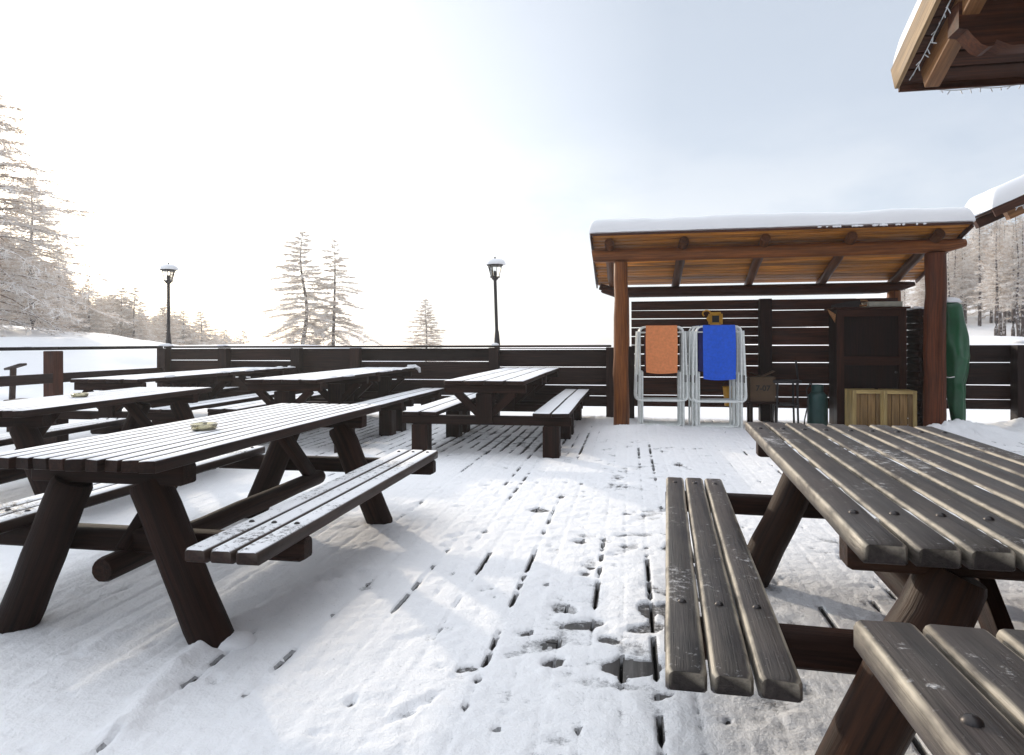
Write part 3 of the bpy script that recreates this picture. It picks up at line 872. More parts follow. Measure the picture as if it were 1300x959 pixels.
# ------------------------------------------------------------------ folded chairs leaning under the shelter
def arc_path(pts, r, n=5):
    """polyline with rounded corners"""
    out = [Vector(pts[0])]
    for a, b, c in zip(pts[:-2], pts[1:-1], pts[2:]):
        a, b, c = Vector(a), Vector(b), Vector(c)
        p = b + (a - b).normalized() * r; q = b + (c - b).normalized() * r
        for i in range(n + 1):
            t = i / n
            out.append(p * (1 - t) ** 2 + b * 2 * t * (1 - t) + q * t * t)
    out.append(Vector(pts[-1]))
    return [tuple(p) for p in out]
def chair(label, cloth, group, clen=.66, front=True, w=.29):
    t = empty('folding_chair', label=label, cat='folding chair', group=group)
    b = MB(); b.tube(arc_path([(-w, .0, .0), (-w, .02, 1.36), (w, .02, 1.36), (w, 0, .0)], .09), .0135, 8, up=(0, 1, 0)); b.build('back_frame', M['white_tube'], t)
    w2 = w + .055
    b = MB(); b.tube(arc_path([(-w2 + .03, .03, 1.30), (-w2, -.025, .36), (w2, -.025, .36), (w2 - .03, .03, 1.30)], .085), .0135, 8, up=(0, 1, 0)); b.build('seat_frame', M['white_tube'], t)
    b = MB(); b.tube([(-w - .012, 0.04, 1.285), (w + .012, .04, 1.285)], .010, 8, up=(0, 1, 0)); b.build('cross_bar', M['white_tube'], t)
    b = MB(); b.tube(arc_path([(-w + .035, .035, .75), (-w + .035, .03, .02), (w - .035, .03, .02), (w - .035, .035, .75)], .05), .012, 8, up=(0, 1, 0)); b.build('rear_leg', M['white_tube'], t)
    for s in (-1, 1):
        b = MB(); b.box((s * (w + .03), -.012, .66), (.012, .014, .10), bev=.002); b.build('hinge', M['iron_bolt'], t)
    # sling folded over the top bar
    nx, nz = 9, 22
    vs = []; fs = []
    wd = .205
    for i in range(nx):
        u = -1 + 2 * i / (nx - 1)
        for j in range(nz):
            s = j / (nz - 1)
            if s < .12:
                a = math.pi * (1 - s / .12)
                y, z = -.0 + .022 * -math.cos(a) * -1, 1.362 + .018 * math.sin(a)
                y = .02 + .022 * math.cos(a - math.pi) * -1
                y = .02 - .024 * math.cos(a) * -1 if False else .02 - .024 * math.cos(math.pi - a)
                y = .02 + .024 * math.cos(math.pi - a)
            else:
                k = (s - .12) / .88
                y = -.008 - .016 * math.sin(k * math.pi) - .02 * k + .005 * math.sin(u * 4 + k * 2 + clen * 9) + .004 * math.sin(k * 9 + u * 1.5) * k
                z = 1.362 - clen * k - .018 * (1 - u * u) * k
            vs.append((u * wd * (1 + .03 * math.sin(s * 3)), y, z))
    off = nx * nz
    vs2 = [(a, y_ + .005, z_ - .002) for a, y_, z_ in vs]
    for i in range(nx - 1):
        for j in range(nz - 1):
            a = i * nz + j
            fs.append((a, a + nz, a + nz + 1, a + 1)); fs.append((off + a, off + a + 1, off + a + nz + 1, off + a + nz))
    ring = [i * nz for i in range(nx)] + [(nx - 1) * nz + j for j in range(1, nz)] + [i * nz + nz - 1 for i in range(nx - 2, -1, -1)] + [j for j in range(nz - 2, 0, -1)]
    for a, c in zip(ring, ring[1:] + ring[:1]): fs.append((a, off + a, off + c, c))
    b = MB(); b.add(vs + vs2, fs); sg = b.build('sling', cloth, t)
    b = MB(); b.tube([(vs[i * nz + nz - 1][0], vs[i * nz + nz - 1][1] - .001, vs[i * nz + nz - 1][2] + .004) for i in range(nx)], .0055, 8, up=(0, 1, 0)); b.build('hem', cloth, t)
    return t
G1, G2 = 'folded chairs stacked behind the orange one', 'folded chairs stacked behind the blue one'
c0 = chair('folded white framed chair with orange canvas in front of its stack', M['orange'], None, .62)
c0.location = (.42, 9.30, .01)
cb = chair('white framed folded chair behind the orange one in the same stack', M['maroon'], G1, .60)
cb.location = (.405, 9.37, .01)
for k in range(1, 6):
    copy_tree(cb, (.41 + random.uniform(-.008, .008), 9.37 + .062 * k, .01), R(random.uniform(-.6, .6)))
c1 = chair('folded white framed chair with blue canvas in front of its stack', M['blue'], None, .70)
c1.location = (1.165, 9.24, .01); c1.rotation_euler = (0, 0, R(1.5))
cn = chair('white framed folded chair behind the blue one in the same stack', M['navy'], G2, .6)
cn.location = (1.12, 9.33, .01)
for k in range(1, 6):
    copy_tree(cn, (1.12 + [.05, -.03, .04, -.02, .03][k - 1], 9.33 + .066 * k, .01), R([2, -1.5, 1, -2, 1][k - 1]))

# yellow hand lamp on the wall shelf
yl = empty('hand_lamp', (1.17, 10.10, 1.40), label='yellow plastic hand lamp hanging on the planks above the blue chair', cat='hand lamp')
b = MB()
fr = [(-.02, 0, .02), (.13, 0, .02), (.13, 0, .17), (-.02, 0, .17)]
for a, c in zip(fr, fr[1:] + fr[:1]): b.board(a, c, .05, .022, .004, up=(0, 1, 0), seg=2)
b.build('case', M['yellow'], yl)
b = MB(); b.box((.055, .01, .095), (.13, .03, .13)); b.build('lens', M['black'], yl)
b = MB(); b.tube([(-.07 + .055 * math.cos(a), 0, .175 + .045 * math.sin(a)) for a in np.linspace(-.6, math.pi + .9, 14)], .011, 8, up=(0, 1, 0)); b.tube([(-.03, 0, .15), (-.06, 0, .10), (-.03, 0, .05)], .016, 8, up=(0, 1, 0)); b.build('handle', M['yellow'], yl)
b = MB(); b.box((.03, .045, .0), (.22, .11, .012)); b.build('shelf_bracket', M['cabinet'], yl)
# yellow bucket behind the chairs
yb = empty('bucket', (1.40, 9.86, .0), label='yellow plastic bucket hanging behind the blue chairs', cat='bucket')
b = MB(); b.lathe([(.0, .26), (.085, .26), (.11, .52), (.116, .53), (.108, .53), (.08, .28), (0, .27)], 20); b.build('pail', M['yellow'], yb)
b = MB(); b.tube([(-.11 + .0, 0, .52), (-.09, -.0, .60), (0, 0, .64), (.09, 0, .60), (.11, 0, .52)], .004, 6, up=(0, 1, 0)); b.build('handle', M['metal_black'], yb)
b = MB(); b.tube([(0, 0, .64), (0, .2, .645), (0, .39, .65)], .006, 6); b.build('hook', M['metal_black'], yb)

# carton with scribbled numbers on a dark stool
st_ = empty('stool', (1.80, 9.76, 0), label='low dark stool under the brown carton', cat='stool')
b = MB(); b.box((0, 0, .325), (.40, .32, .03), bev=.004); b.build('seat', M['cabinet'], st_)
for sx_ in (-.16, .16):
    for sy_ in (-.12, .12):
        b = MB(); b.box((sx_, sy_, .155), (.035, .035, .31)); b.build('leg', M['cabinet'], st_)
cbx = empty('cardboard_box', (1.79, 9.76, .341), label='brown cardboard box with black handwritten marks on a stool', cat='box')
b = MB(); b.box((0, 0, .17), (.33, .27, .34), bev=.004); b.build('carton', M['carton'], cbx)
b = MB(); b.board((-.165, -.02, .40), (-.01, -.01, .345), .27, .006, .001, up=(0, 0, 1), seg=1); b.board((.165, -.02, .42), (.02, -.01, .345), .27, .006, .001, seg=1); b.build('flap', M['carton'], cbx)
cu = bpy.data.curves.new('marking', 'FONT'); cu.body = '7-07'; cu.size = .105; cu.extrude = .0008; cu.align_x = 'CENTER'; cu.offset = .002
tmp = bpy.data.objects.new('tmp', cu); COL.objects.link(tmp); cu.materials.append(M['ink'])
bpy.context.view_layer.update()
tme = bpy.data.meshes.new_from_object(tmp.evaluated_get(bpy.context.evaluated_depsgraph_get())); bpy.data.objects.remove(tmp)
to = bpy.data.objects.new('marking', tme); COL.objects.link(to); to.parent = cbx; to.location = (0, -.1372, .15); to.rotation_euler = (R(90), 0, 0)

# dark iron stand and hoses
sd = empty('iron_stand', (2.10, 9.72, 0), label='black iron stand with two shelves left of the gas cylinder', cat='stand')
for sx_ in (-.14, .14):
    for sy_ in (-.12, .12):
        b = MB(); b.tube([(sx_, sy_, -.01), (sx_ * .9, sy_, .61)], .014, 8); b.build('leg', M['metal_black'], sd)
b = MB(); b.box((0, 0, .62), (.36, .32, .035), bev=.004); b.build('shelf', M['metal_black'], sd)
b = MB(); b.box((0, 0, .30), (.30, .28, .02)); b.build('shelf', M['metal_black'], sd)
gc_ = empty('gas_cylinder', (2.50, 9.66, 0), label='dark green gas cylinder standing left of the cabinet', cat='gas cylinder')
b = MB(); b.lathe([(.115, 0), (.125, .03), (.13, .06), (.13, .36), (.12, .43), (.08, .48), (.035, .50), (.03, .53)], 24); b.build('tank', M['gas'], gc_)
b = MB(); b.lathe([(.075, .48), (.078, .58), (.070, .58), (.068, .48)], 20); b.build('collar', M['gas'], gc_)
b = MB(); b.tube([(0, 0, .53), (0, 0, .57)], .02, 8); b.tube([(0, 0, .56), (-.06, 0, .565)], .012, 8); b.build('valve', M['iron_bolt'], gc_)
h1 = MB(); h1.tube([(2.30, 9.55, .0), (2.31, 9.55, .12), (2.36, 9.56, .35), (2.34, 9.58, .52), (2.40, 9.62, .60), (2.44, 9.66, .57)], .009, 8)
tag(h1.build('gas_hose', M['black']), 'thin dark hose hanging from the gas cylinder', 'hose')
h2 = MB(); h2.tube([(2.30, 9.86, -.02), (2.29, 9.86, .3), (2.30, 9.86, .62), (2.28, 9.9, .9)], .013, 8)
tag(h2.build('metal_rod', M['metal_black']), 'slim dark rod standing against the plank wall by the gas cylinder', 'rod')

# cabinet
cab = empty('cabinet', (3.19, 9.90, 0), label='tall dark brown wooden cabinet under the shelter', cat='cabinet')
cw, ch, cd = .87, 1.60, .40
b = MB(); b.box((0, .01, ch / 2), (cw - .02, cd - .04, ch - .02)); b.build('body', M['cabinet'], cab)
b = MB()
b.box((-cw / 2 + .045, -cd / 2, ch / 2), (.09, .035, ch), bev=.004); b.box((cw / 2 - .045, -cd / 2, ch / 2), (.09, .035, ch), bev=.004)
b.box((0, -cd / 2, ch - .05), (cw - .18, .034, .10), bev=.003); b.box((0, -cd / 2, .90), (cw - .18, .034, .12), bev=.003); b.box((0, -cd / 2, .06), (cw - .18, .034, .12), bev=.003)
b.build('frame', M['cabinet_rail'], cab)
b = MB(); b.box((0, -.01, ch + .012), (cw + .08, cd + .07, .026), bev=.004); b.build('top_board', M['cabinet_rail'], cab)
b = MB(); b.lathe([(.014, 0), (.016, .02), (0, .025)], 10, (0, 0, 0)); k_ = b.build('knob', M['iron_bolt'], cab); k_.rotation_euler = (R(90), 0, 0); k_.location = (.30, -cd / 2 - .016, .75)
bx = empty('carton', (3.38, 9.86, 1.628), label='flat grey carton lying on top of the cabinet', cat='box')
b = MB(); b.box((0, 0, .03), (.42, .28, .058), bev=.003); b.build('tray', M['grey_box'], bx)
b = MB(); b.box((0, 0, .064), (.43, .29, .010), bev=.002); b.build('lid', M['grey_box'], bx)
sw = empty('hand_saw', (2.98, 9.80, 1.632), label='hand saw lying on the cabinet top left of the carton', cat='saw')
b = MB(); b.add([(-.26, 0, .0), (.10, 0, 0), (.12, 0, .09), (-.05, 0, .075), (-.26, 0, .03), (-.26, .003, .0), (.10, .003, 0), (.12, .003, .09), (-.05, .003, .075), (-.26, .003, .03)],
                [(0, 1, 2, 3, 4), (9, 8, 7, 6, 5), (0, 5, 6, 1), (1, 6, 7, 2), (2, 7, 8, 3), (3, 8, 9, 4), (4, 9, 5, 0)]); b.build('blade', M['iron_bolt'], sw, smooth=False)
b = MB(); b.tube(arc_path([(.10, 0, .015), (.20, 0, .02), (.20, 0, .085), (.11, 0, .09)], .025), .013, 8, up=(0, 1, 0)); b.build('handle', M['rafter_o'], sw)
bk = MB(); bk.add([(0, 0, 0), (.10, 0, -.07), (.09, 0, -.18), (.02, 0, -.06), (0, .02, 0), (.10, .02, -.07), (.09, .02, -.18), (.02, .02, -.06)],
                  [(0, 1, 2, 3), (7, 6, 5, 4), (0, 4, 5, 1), (1, 5, 6, 2), (2, 6, 7, 3), (3, 7, 4, 0)])
o = bk.build('corner_bracket', M['rafter_o'], cab, smooth=False); o.location = (-.53, -.16, 1.60)

# crates with slatted fronts
def crate(label):
    t = empty('wooden_crate', label=label, cat='crate', group='pale crates in front of the cabinet')
    w, h_, dd = .385, .53, .30
    b = MB()
    for s in (-1, 1): b.box((s * (w / 2 - .022), -dd / 2, h_ / 2), (.044, .02, h_), bev=.003)
    b.box((0, -dd / 2, h_ - .022), (w - .09, .019, .044), bev=.003); b.box((0, -dd / 2, .022), (w - .09, .019, .044), bev=.003); b.build('front_frame', M['crate'], t)
    b = MB()
    for i in range(4): b.board((-w / 2 + .05 + .095 * i, -dd / 2 + .02, .02), (-w / 2 + .05 + .095 * i, -dd / 2 + .02, h_ - .02), .088, .012, .003, up=(0, 1, 0), seg=2)
    b.build('front_slats', M['crate_slat'], t)
    b = MB()
    for s in (-1, 1):
        for i in range(3): b.board((s * (w / 2 - .008), -dd / 2 + .07 + .088 * i, .01), (s * (w / 2 - .008), -dd / 2 + .07 + .088 * i, h_ - .012), .012, .08, .002, up=(0, 1, 0), seg=2)
    b.box((0, .02, h_ - .008), (w - .02, dd - .03, .014)); b.build('side_boards', M['crate'], t)
    return t
k1 = crate('left of two pale slatted crates standing in front of the cabinet'); k1.location = (3.03, 9.50, 0); k1.rotation_euler = (0, 0, R(3))
k2 = copy_tree(k1, (3.42, 9.47, 0), R(-5), 'right of two pale slatted crates, beside the right log post')

# covered thing beside the right post
gt = empty('covered_parasol', (4.05, 9.42, 0), label='green tarpaulin covered parasol with snow on top, right of the shelter post', cat='parasol')
nz, na = 46, 48
vs = []; fs = []
for i in range(nz):
    f = i / (nz - 1); z = .10 + 1.56 * f
    wd = np.interp(f, [0, .06, .2, .42, .56, .7, .9, .98, 1], [.085, .10, .115, .165, .215, .20, .165, .15, .10])
    ox = np.interp(f, [0, .2, .5, 1], [.085, .055, .03, -.02])
    for k in range(na):
        a = 2 * math.pi * k / na
        fold = 1 + .10 * math.sin(a * 4 + f * 5) * (.35 + .5 * f * (1 - f)) + .06 * math.sin(a * 7 - f * 9) * (1 - f * .6) + .03 * math.sin(a * 3 + f * 22)
        pin = 1 - .12 * math.exp(-((f - .33) / .05) ** 2)
        vs.append((ox + wd * .84 * fold * pin * math.cos(a), wd * .85 * fold * pin * math.sin(a), z + .02 * math.sin(a * 4 + f * 5) * (1 - f)))
for i in range(nz - 1):
    for k in range(na):
        k2 = (k + 1) % na; fs.append((i * na + k, i * na + k2, (i + 1) * na + k2, (i + 1) * na + k))
fs.append(tuple(range(na - 1, -1, -1))); fs.append(tuple((nz - 1) * na + k for k in range(na)))
b = MB(); b.add(vs, fs); b.build('tarpaulin', M['green_sheet'], gt, angle=70)
b = MB(); b.blob((-.02, 0, 1.655), (.13, .12, .07), 16, 6, .12); b.build('snow_cap', M['snow'], gt)
b = MB()
for s in (-.10, -.04):
    b = MB(); b.box((s, -.05, .07), (.035, .03, .17), bev=.003); b.build('foot', M['white_tube'], gt)
b = MB(); b.tube(arc_path([(.04, -.10, .72), (-.10, -.16, .70), (-.14, .0, .73)], .05), .006, 6); b.build('tie_cord', M['white_tube'], gt)

# brushwood and split logs between cabinet and post
rr = random.Random(4)
LOGM = []
for i in range(17):
    z = .052 + .0935 * i
    for j in range(3):
        x = 3.79 + .103 * j + rr.uniform(-.008, .008); y = 9.86 + rr.uniform(-.03, .03)
        if len(LOGM) < 4:
            b = MB(); b.log((0, -.22, 0), (0, .22, 0), .048 + rr.uniform(-.003, .002), None, 9, 2, .002, .05); o = b.build('firewood_log', M['stain']); LOGM.append(o)
        else:
            o = LOGM[rr.randint(0, 3)].copy(); COL.objects.link(o)
        o.location = (x, y, z); o.rotation_euler = (0, rr.uniform(0, 6), 0)
        tag(o, 'split log in the dark firewood stack behind the right log post', 'firewood', 'logs of the firewood stack')
b = MB()
for i in range(26):
    b.blob((3.89 + rr.uniform(-.16, .13), 9.86 + rr.uniform(-.2, .2), 1.585 + rr.uniform(0, .02)), (rr.uniform(.02, .05), rr.uniform(.02, .05), .03), 8, 4, .2)
tag(b.build('snow_patch', M['snow']), 'patchy snow lying on top of the firewood stack', kind='stuff')

# ------------------------------------------------------------------ chalet at the right edge
CH = empty('chalet', (0, 0, 0), label='timber chalet whose snowy eave corner juts in at the top right', cat='building')
P0 = Vector((1.98, 5.43, 3.03)); rs_ = .45; run = 6.0
def rp(x, y, dz=0): return (x, y, P0.z + (P0.y - y) * rs_ + dz)
Ye = P0.y - run
b = MB(); b.board(rp(1.955, P0.y, .095), rp(1.955, Ye, .095), .032, .19, .006, up=(0, 0, 1)); b.build('bargeboard', M['fascia'], CH)
b = MB(); b.board(rp(2.13, P0.y - .16, -.045), rp(2.13, Ye, -.045), .10, .17, .008, up=(0, 0, 1)); b.build('verge_rafter', M['rafter_o'], CH)
b = MB(); nb_ = 44
for i in range(nb_):
    ya = P0.y - run * (i + .5) / nb_
    b.board(rp(1.972, ya, .055), rp(8.5, ya, .055), run / nb_ * .985, .024, .003, up=(0, rs_, 1), seg=3)
b.build('roof_boards', M['chalet'], CH)
for x in (2.95, 3.8, 4.7, 5.6, 6.5, 7.4):
    b = MB(); b.board(rp(x, P0.y - .04, -.035), rp(x, Ye, -.035), .09, .14, .006); b.build('rafter', M['chalet'], CH)
b = MB(); b.board((1.99, P0.y + .016, P0.z + .05), (8.5, P0.y + .016, P0.z + .05), .028, .09, .004); b.build('eave_board', M['chalet'], CH)
def purlin(y, z, hgt):
    """carved beam projecting from the gable, running along x"""
    nseg = 26
    prof = []
    x0, x1 = 2.06, 4.2
    top = z + hgt / 2
    und = [(0, .56), (.05, .60), (.09, .78), (.13, .93), (.17, 1.0), (.20, .98), (.215, .86), (.24, .90), (.30, 1.0), (.42, 1.0), (1.99, 1.0)]
    vs = []; fs = []
    n = len(und)
    for (xx, fr_) in und:
        vs += [(x0 + xx, y - .075, top), (x0 + xx, y + .075, top), (x0 + xx, y + .075, top - hgt * fr_), (x0 + xx, y - .075, top - hgt * fr_)]
    for i in range(n - 1):
        for k in range(4):
            k2 = (k + 1) % 4; fs.append((i * 4 + k, (i + 1) * 4 + k, (i + 1) * 4 + k2, i * 4 + k2))
    fs.append((0, 1, 2, 3)); fs.append(tuple((n - 1) * 4 + k for k in (3, 2, 1, 0)))
    b = MB(); b.add(vs, fs, [(v_[1] + 3, v_[0], v_[2]) for v_ in vs]); return b.build('purlin', M['chalet'], CH, angle=35)
purlin(4.75, 3.17, .30)
purlin(2.4, 4.22, .30)
b = MB(); b.box((5.75, 1.2, 1.5), (5.1, 7.6, 3.0)); b.build('wall', M['chalet'], CH)
b = MB(); b.add([(3.22, 5.0, 3.0), (3.22, -2.6, 3.0), (3.22, -2.6, 5.9), (3.22, -.5, 5.55), (3.5, 5.0, 3.0), (3.5, -2.6, 3.0), (3.5, -2.6, 5.9), (3.5, -.5, 5.55)],
                [(0, 3, 2, 1), (4, 5, 6, 7), (0, 4, 7, 3), (3, 7, 6, 2), (1, 2, 6, 5), (0, 1, 5, 4)]); b.build('gable_wall', M['chalet'], CH, smooth=False)
eyc = Vector((0, -1, rs_)).normalized()
snow_slab('roof_snow', rp(1.955, P0.y - .01, .20), (1, 0, 0), eyc, 6.6, run * math.sqrt(1 + rs_ ** 2), .20, .14, M['roof_snow'], CH, .012, 9, nx=70, ny=70)

# lower roof further right: its verge climbs to the right
AN = empty('annex_roof', (0, 0, 0), label='lower snowy timber roof corner at the right edge, above the forest', cat='building')
Q0 = Vector((4.80, 9.95, 2.83)); s2 = .45
def qp(x, y, dz=0): return (x, y, Q0.z + (x - Q0.x) * s2 + dz)
b = MB(); b.board(qp(Q0.x, Q0.y, .05), qp(8.2, Q0.y, .05), .035, .12, .005); b.build('bargeboard', M['chalet'], AN)
b = MB(); b.board(qp(Q0.x + .22, Q0.y + .15, -.05), qp(8.2, Q0.y + .15, -.05), .11, .17, .008); b.build('verge_rafter', M['rafter_o'], AN)
b = MB()
for i in range(34):
    xx = Q0.x + .02 + (3.5) * (i + .5) / 34
    b.board(qp(xx, Q0.y + .03, .07), qp(xx, Q0.y + .75, .07), .10, .024, .003, up=(-s2, 0, 1), seg=2)
b.build('roof_boards', M['chalet'], AN)
for y in (.65,):
    b = MB(); b.board(qp(Q0.x + .08, Q0.y + y, -.03), qp(8.2, Q0.y + y, -.03), .1, .14, .006); b.build('rafter', M['chalet'], AN)
b = MB(); b.box((8.5, 10.6, 1.9), (3.0, .2, 4.2)); b.build('wall', M['chalet'], AN)
exa = Vector((1, 0, s2)).normalized()
snow_slab('roof_snow', qp(Q0.x - .01, Q0.y - .02, .12), exa, (0, 1, 0), 4.1, .78, .24, .12, M['roof_snow'], AN, .04, 12, nx=70, ny=50)

def light_string(pts, n, label, seed, drop=.035):
    t = MB(); rr = random.Random(seed)
    P = [Vector(p) for p in pts]
    path = []
    for i in range(len(P) - 1):
        for k in range(6):
            f = k / 6; q = P[i].lerp(P[i + 1], f); q.z -= .012 * math.sin(f * math.pi); path.append(q)
    path.append(P[-1])
    t.tube([tuple(p) for p in path], .0035, 6)
    for i in range(n):
        f = (i + .5) / n * (len(path) - 1); k = min(int(f), len(path) - 2); q = path[k].lerp(path[k + 1], f - k)
        d_ = Vector((rr.uniform(-.6, .6), rr.uniform(-.5, .5), -rr.uniform(.3, 1))).normalized() * drop
        t.tube([tuple(q), tuple(q + d_ * .5), tuple(q + d_)], .004, 5, [.7, 1, .9])
    o = t.build('fairy_lights', M['bulb']); tag(o, label, 'fairy lights', 'unlit fairy lights along the eaves'); return o
ls = []
for i in range(9):
    y = P0.y - .10 - i * .35
    ls.append(rp(2.035 + .012 * (i % 2), y, .028))
light_string(ls, 64, 'unlit fairy lights running up the verge of the top right chalet roof', 1, .045)
light_string([(2.25 + .28 * i, P0.y + .035, P0.z + .012 - .006 * (i % 2)) for i in range(12)], 46, 'unlit fairy lights hanging along the lower eave of the top right chalet roof', 2)
light_string([qp(Q0.x + .25 + .3 * i, Q0.y - .022, -.01) for i in range(9)], 40, 'unlit fairy lights under the lower roof corner at the right edge', 3, .05)

# ------------------------------------------------------------------ snowy bench beyond the rail fence
sb = empty('garden_bench', (*at(36, 10.6), 0), R(8), 'brown bench half buried in snow beyond the left rail fence', 'bench')
zb = float(terrain(*[np.array(v) for v in at(36, 10.6)]))
sb.location.z = zb
b = MB(); b.box((0, 0, .42 + 0), (.55, .34, .16), bev=.01); b.build('seat', M['leg_raw'], sb)
b = MB(); b.box((-.18, 0, .17), (.12, .3, .34)); b.build('leg', M['leg_raw'], sb)
b = MB(); b.box((.18, 0, .17), (.12, .3, .34)); b.build('leg', M['leg_raw'], sb)
pk = empty('plank_pile', (*at(20, 13.0), float(terrain(*[np.array(v) for v in at(20, 13.0)]))), R(-12), 'two weathered planks poking out of the snow bank on the left', 'planks')
b = MB(); b.board((-.25, 0, .62), (.22, 0, .72), .14, .04, .004); b.build('plank', M['leg_raw'], pk)
b = MB(); b.board((-.2, .05, .0), (-.16, .05, .63), .10, .05, .004); b.build('prop', M['leg_raw'], pk)

# ------------------------------------------------------------------ frosted larches
def larch(seed, H=8.0, rad=2.2, bare=.12, nbr=110, dens=1.0, kink=0.0, trunk_r=.13, droop=.35, tw=.015, irr=.25):
    rr = random.Random(seed)
    V = []; Fc = []; BV = []; BF = []
    tv = MB()
    path = []; sc = []
    for i in range(15):
        f = i / 14
        path.append((kink * math.sin(f * 5) * .3 * (1 - f) + .05 * math.sin(f * 9 + seed) * H / 8, kink * .2 * math.cos(f * 4) * (1 - f), H * f - .3 * (i == 0)))
        sc.append(max(1 - f, .04) ** .8)
    def tp(f):
        k = min(int(f * 14), 13); a = Vector(path[k]); b_ = Vector(path[k + 1]); return a.lerp(b_, f * 14 - k)
    tv.tube(path, trunk_r, 9, sc, .05)
    def cone(a, c, r):
        """thin three-sided needle twig"""
        d_ = (c - a)
        if d_.length < 1e-5: return
        d_.normalize()
        s = d_.cross(Vector((0, 0, 1)))
        if s.length < .01: s = Vector((1, 0, 0))
        s.normalize(); u = s.cross(d_)
        n = len(V)
        for k in range(3):
            ang = 2.094 * k + .5
            V.append(tuple(a + s * (r * math.cos(ang)) + u * (r * math.sin(ang))))
        V.append(tuple(c))
        Fc.extend([(n, n + 1, n + 3), (n + 1, n + 2, n + 3), (n + 2, n, n + 3)])
    def seg(a, c, r0, r1):
        d_ = (c - a).normalized(); s = d_.cross(Vector((0, 0, 1)))
        if s.length < .01: s = Vector((1, 0, 0))
        s.normalize(); u = s.cross(d_)
        n = len(BV)
        for (p, r) in ((a, r0), (c, r1)):
            for k in range(4):
                ang = math.pi / 2 * k
                BV.append(tuple(p + s * (r * math.cos(ang)) + u * (r * math.sin(ang))))
        for k in range(4):
            k2 = (k + 1) % 4; BF.append((n + k, n + k2, n + 4 + k2, n + 4 + k))
    for i in range(nbr):
        f = bare + (1 - bare) * ((i + rr.random()) / nbr) ** .92
        f = min(f, .985)
        prof = (1 - f) ** .82 * 1.1 * (1 if f > bare + .12 else .55 + 3.5 * (f - bare))
        L = rad * prof * rr.uniform(.85 - irr, 1.0 + irr * .55) + .06
        az = i * 2.4 + rr.uniform(-.5, .5)
        d0 = Vector((math.cos(az), math.sin(az), 0))
        base = tp(f)
        pts = []
        up0 = rr.uniform(-.05, .15) + .45 * f
        dr = droop * rr.uniform(.8, 1.5) * (1 - f * .6)
        ns = 6
        sidew = Vector((-d0.y, d0.x, 0)) * rr.uniform(-.15, .15)
        for k in range(ns + 1):
            t = k / ns
            z = L * (up0 * t - dr * 1.3 * t * t + dr * .45 * t ** 4)
            pts.append(base + d0 * (L * t) + sidew * (L * t * t) + Vector((0, 0, z)))
        r0 = .022 * (L / 2.0) ** .7 * (H / 8) + .006
        for k in range(ns): seg(pts[k], pts[k + 1], r0 * (1 - k / ns) + .004, r0 * (1 - (k + 1) / ns) + .004)
        nt_ = int((L * 13 + 4) * dens)
        for j in range(nt_):
            t = .12 + .88 * (j + rr.random()) / nt_
            k = min(int(t * ns), ns - 1); p = pts[k].lerp(pts[k + 1], t * ns - k)
            tl = (L * .30 * (1.1 - t * .75) * rr.uniform(.5, 1.25) + .05) * min(1, .35 + L)
            sd_ = 1 if j % 2 else -1
            dd = (d0 * rr.uniform(.45, 1.0) + Vector((-d0.y, d0.x, 0)) * sd_ * rr.uniform(.4, 1.0) + Vector((0, 0, rr.uniform(-.45, .22)))).normalized()
            q = p + dd * tl
            mid = p.lerp(q, .5) + Vector((0, 0, .03 * tl))
            cone(p, q, tw)
            for g in range(rr.randint(4, 7)):
                tt = rr.uniform(.15, 1); pp = p.lerp(q, tt)
                d3 = (dd + Vector((rr.uniform(-.9, .9), rr.uniform(-.9, .9), rr.uniform(-.8, .5)))).normalized()
                cone(pp, pp + d3 * rr.uniform(.09, .24) * min(1, .4 + L) * (1 + .2 * H / 8), tw * .85)
    nf = len(Fc); nv = len(V); V += BV; Fc += [tuple(i + nv for i in f) for f in BF]
    me = bpy.data.meshes.new('crown')
    me.from_pydata(V, [], Fc); me.update(); me.materials.append(M['twig']); me.materials.append(M['bough'])
    me.polygons.foreach_set('material_index', [0] * nf + [1] * (len(Fc) - nf))
    t = empty('larch_tree', label='x', cat='tree')
    tk = tv.build('trunk', M['bark'], t)
    co = bpy.data.objects.new('crown', me); COL.objects.link(co); co.parent = t
    return t, H
protos = [larch(1, 8, 2.7, .06, 125, 1.0, 0, .13, .42, .018),
          larch(2, 8, 2.3, .04, 115, 1.0, .6, .11, .42, .021),
          larch(3, 8, 2.1, .08, 105, .9, 0, .10, .40, .022),
          larch(4, 8, 1.7, .24, 100, .85, 0, .12, .22),
          larch(5, 8, 1.5, .30, 95, .85, 0, .11, .25),
          larch(6, 7, 3.2, .05, 135, 1.0, 0, .17, .55, .013),
          larch(17, 8, 2.9, .03, 78, 1.6, 1.0, .13, .50, .020, .45), larch(28, 8, 2.7, .05, 62, 1.6, .5, .12, .62, .020, .5)]
used = set()
def tree(pi, x, y, topz, label, group=None, rz=0.0, wx=1.0, H=None):
    z = float(terrain(np.array(x), np.array(y)))
    p, ph_ = protos[pi]
    h = H if H else max(topz - z, 1.5)
    s = h / ph_
    sc = (s * wx, s * wx, s)
    if pi not in used:
        used.add(pi); p.location = (x, y, z); p.rotation_euler = (0, 0, rz); p.scale = sc; p['label'] = label
        if group: p['group'] = group
        return p
    return copy_tree(p, (x, y, z), rz, label, group, sc)
def tree_px(pi, px, topy, Z, label, group=None, rz=0.0, wx=1.0):
    x, y = at(px, Z)
    return tree(pi, x, y, CAMH + (435 - topy) / F * Z, label, group, rz, wx)
tree_px(5, -22, 100, 21.5, 'tallest frosted larch at the far left edge with drooping boughs', rz=.3, wx=1.15)
tree_px(0, 40, 222, 25, 'frosted larch with dark trunk beside the tallest one at the left edge', rz=1.1, wx=1.05)
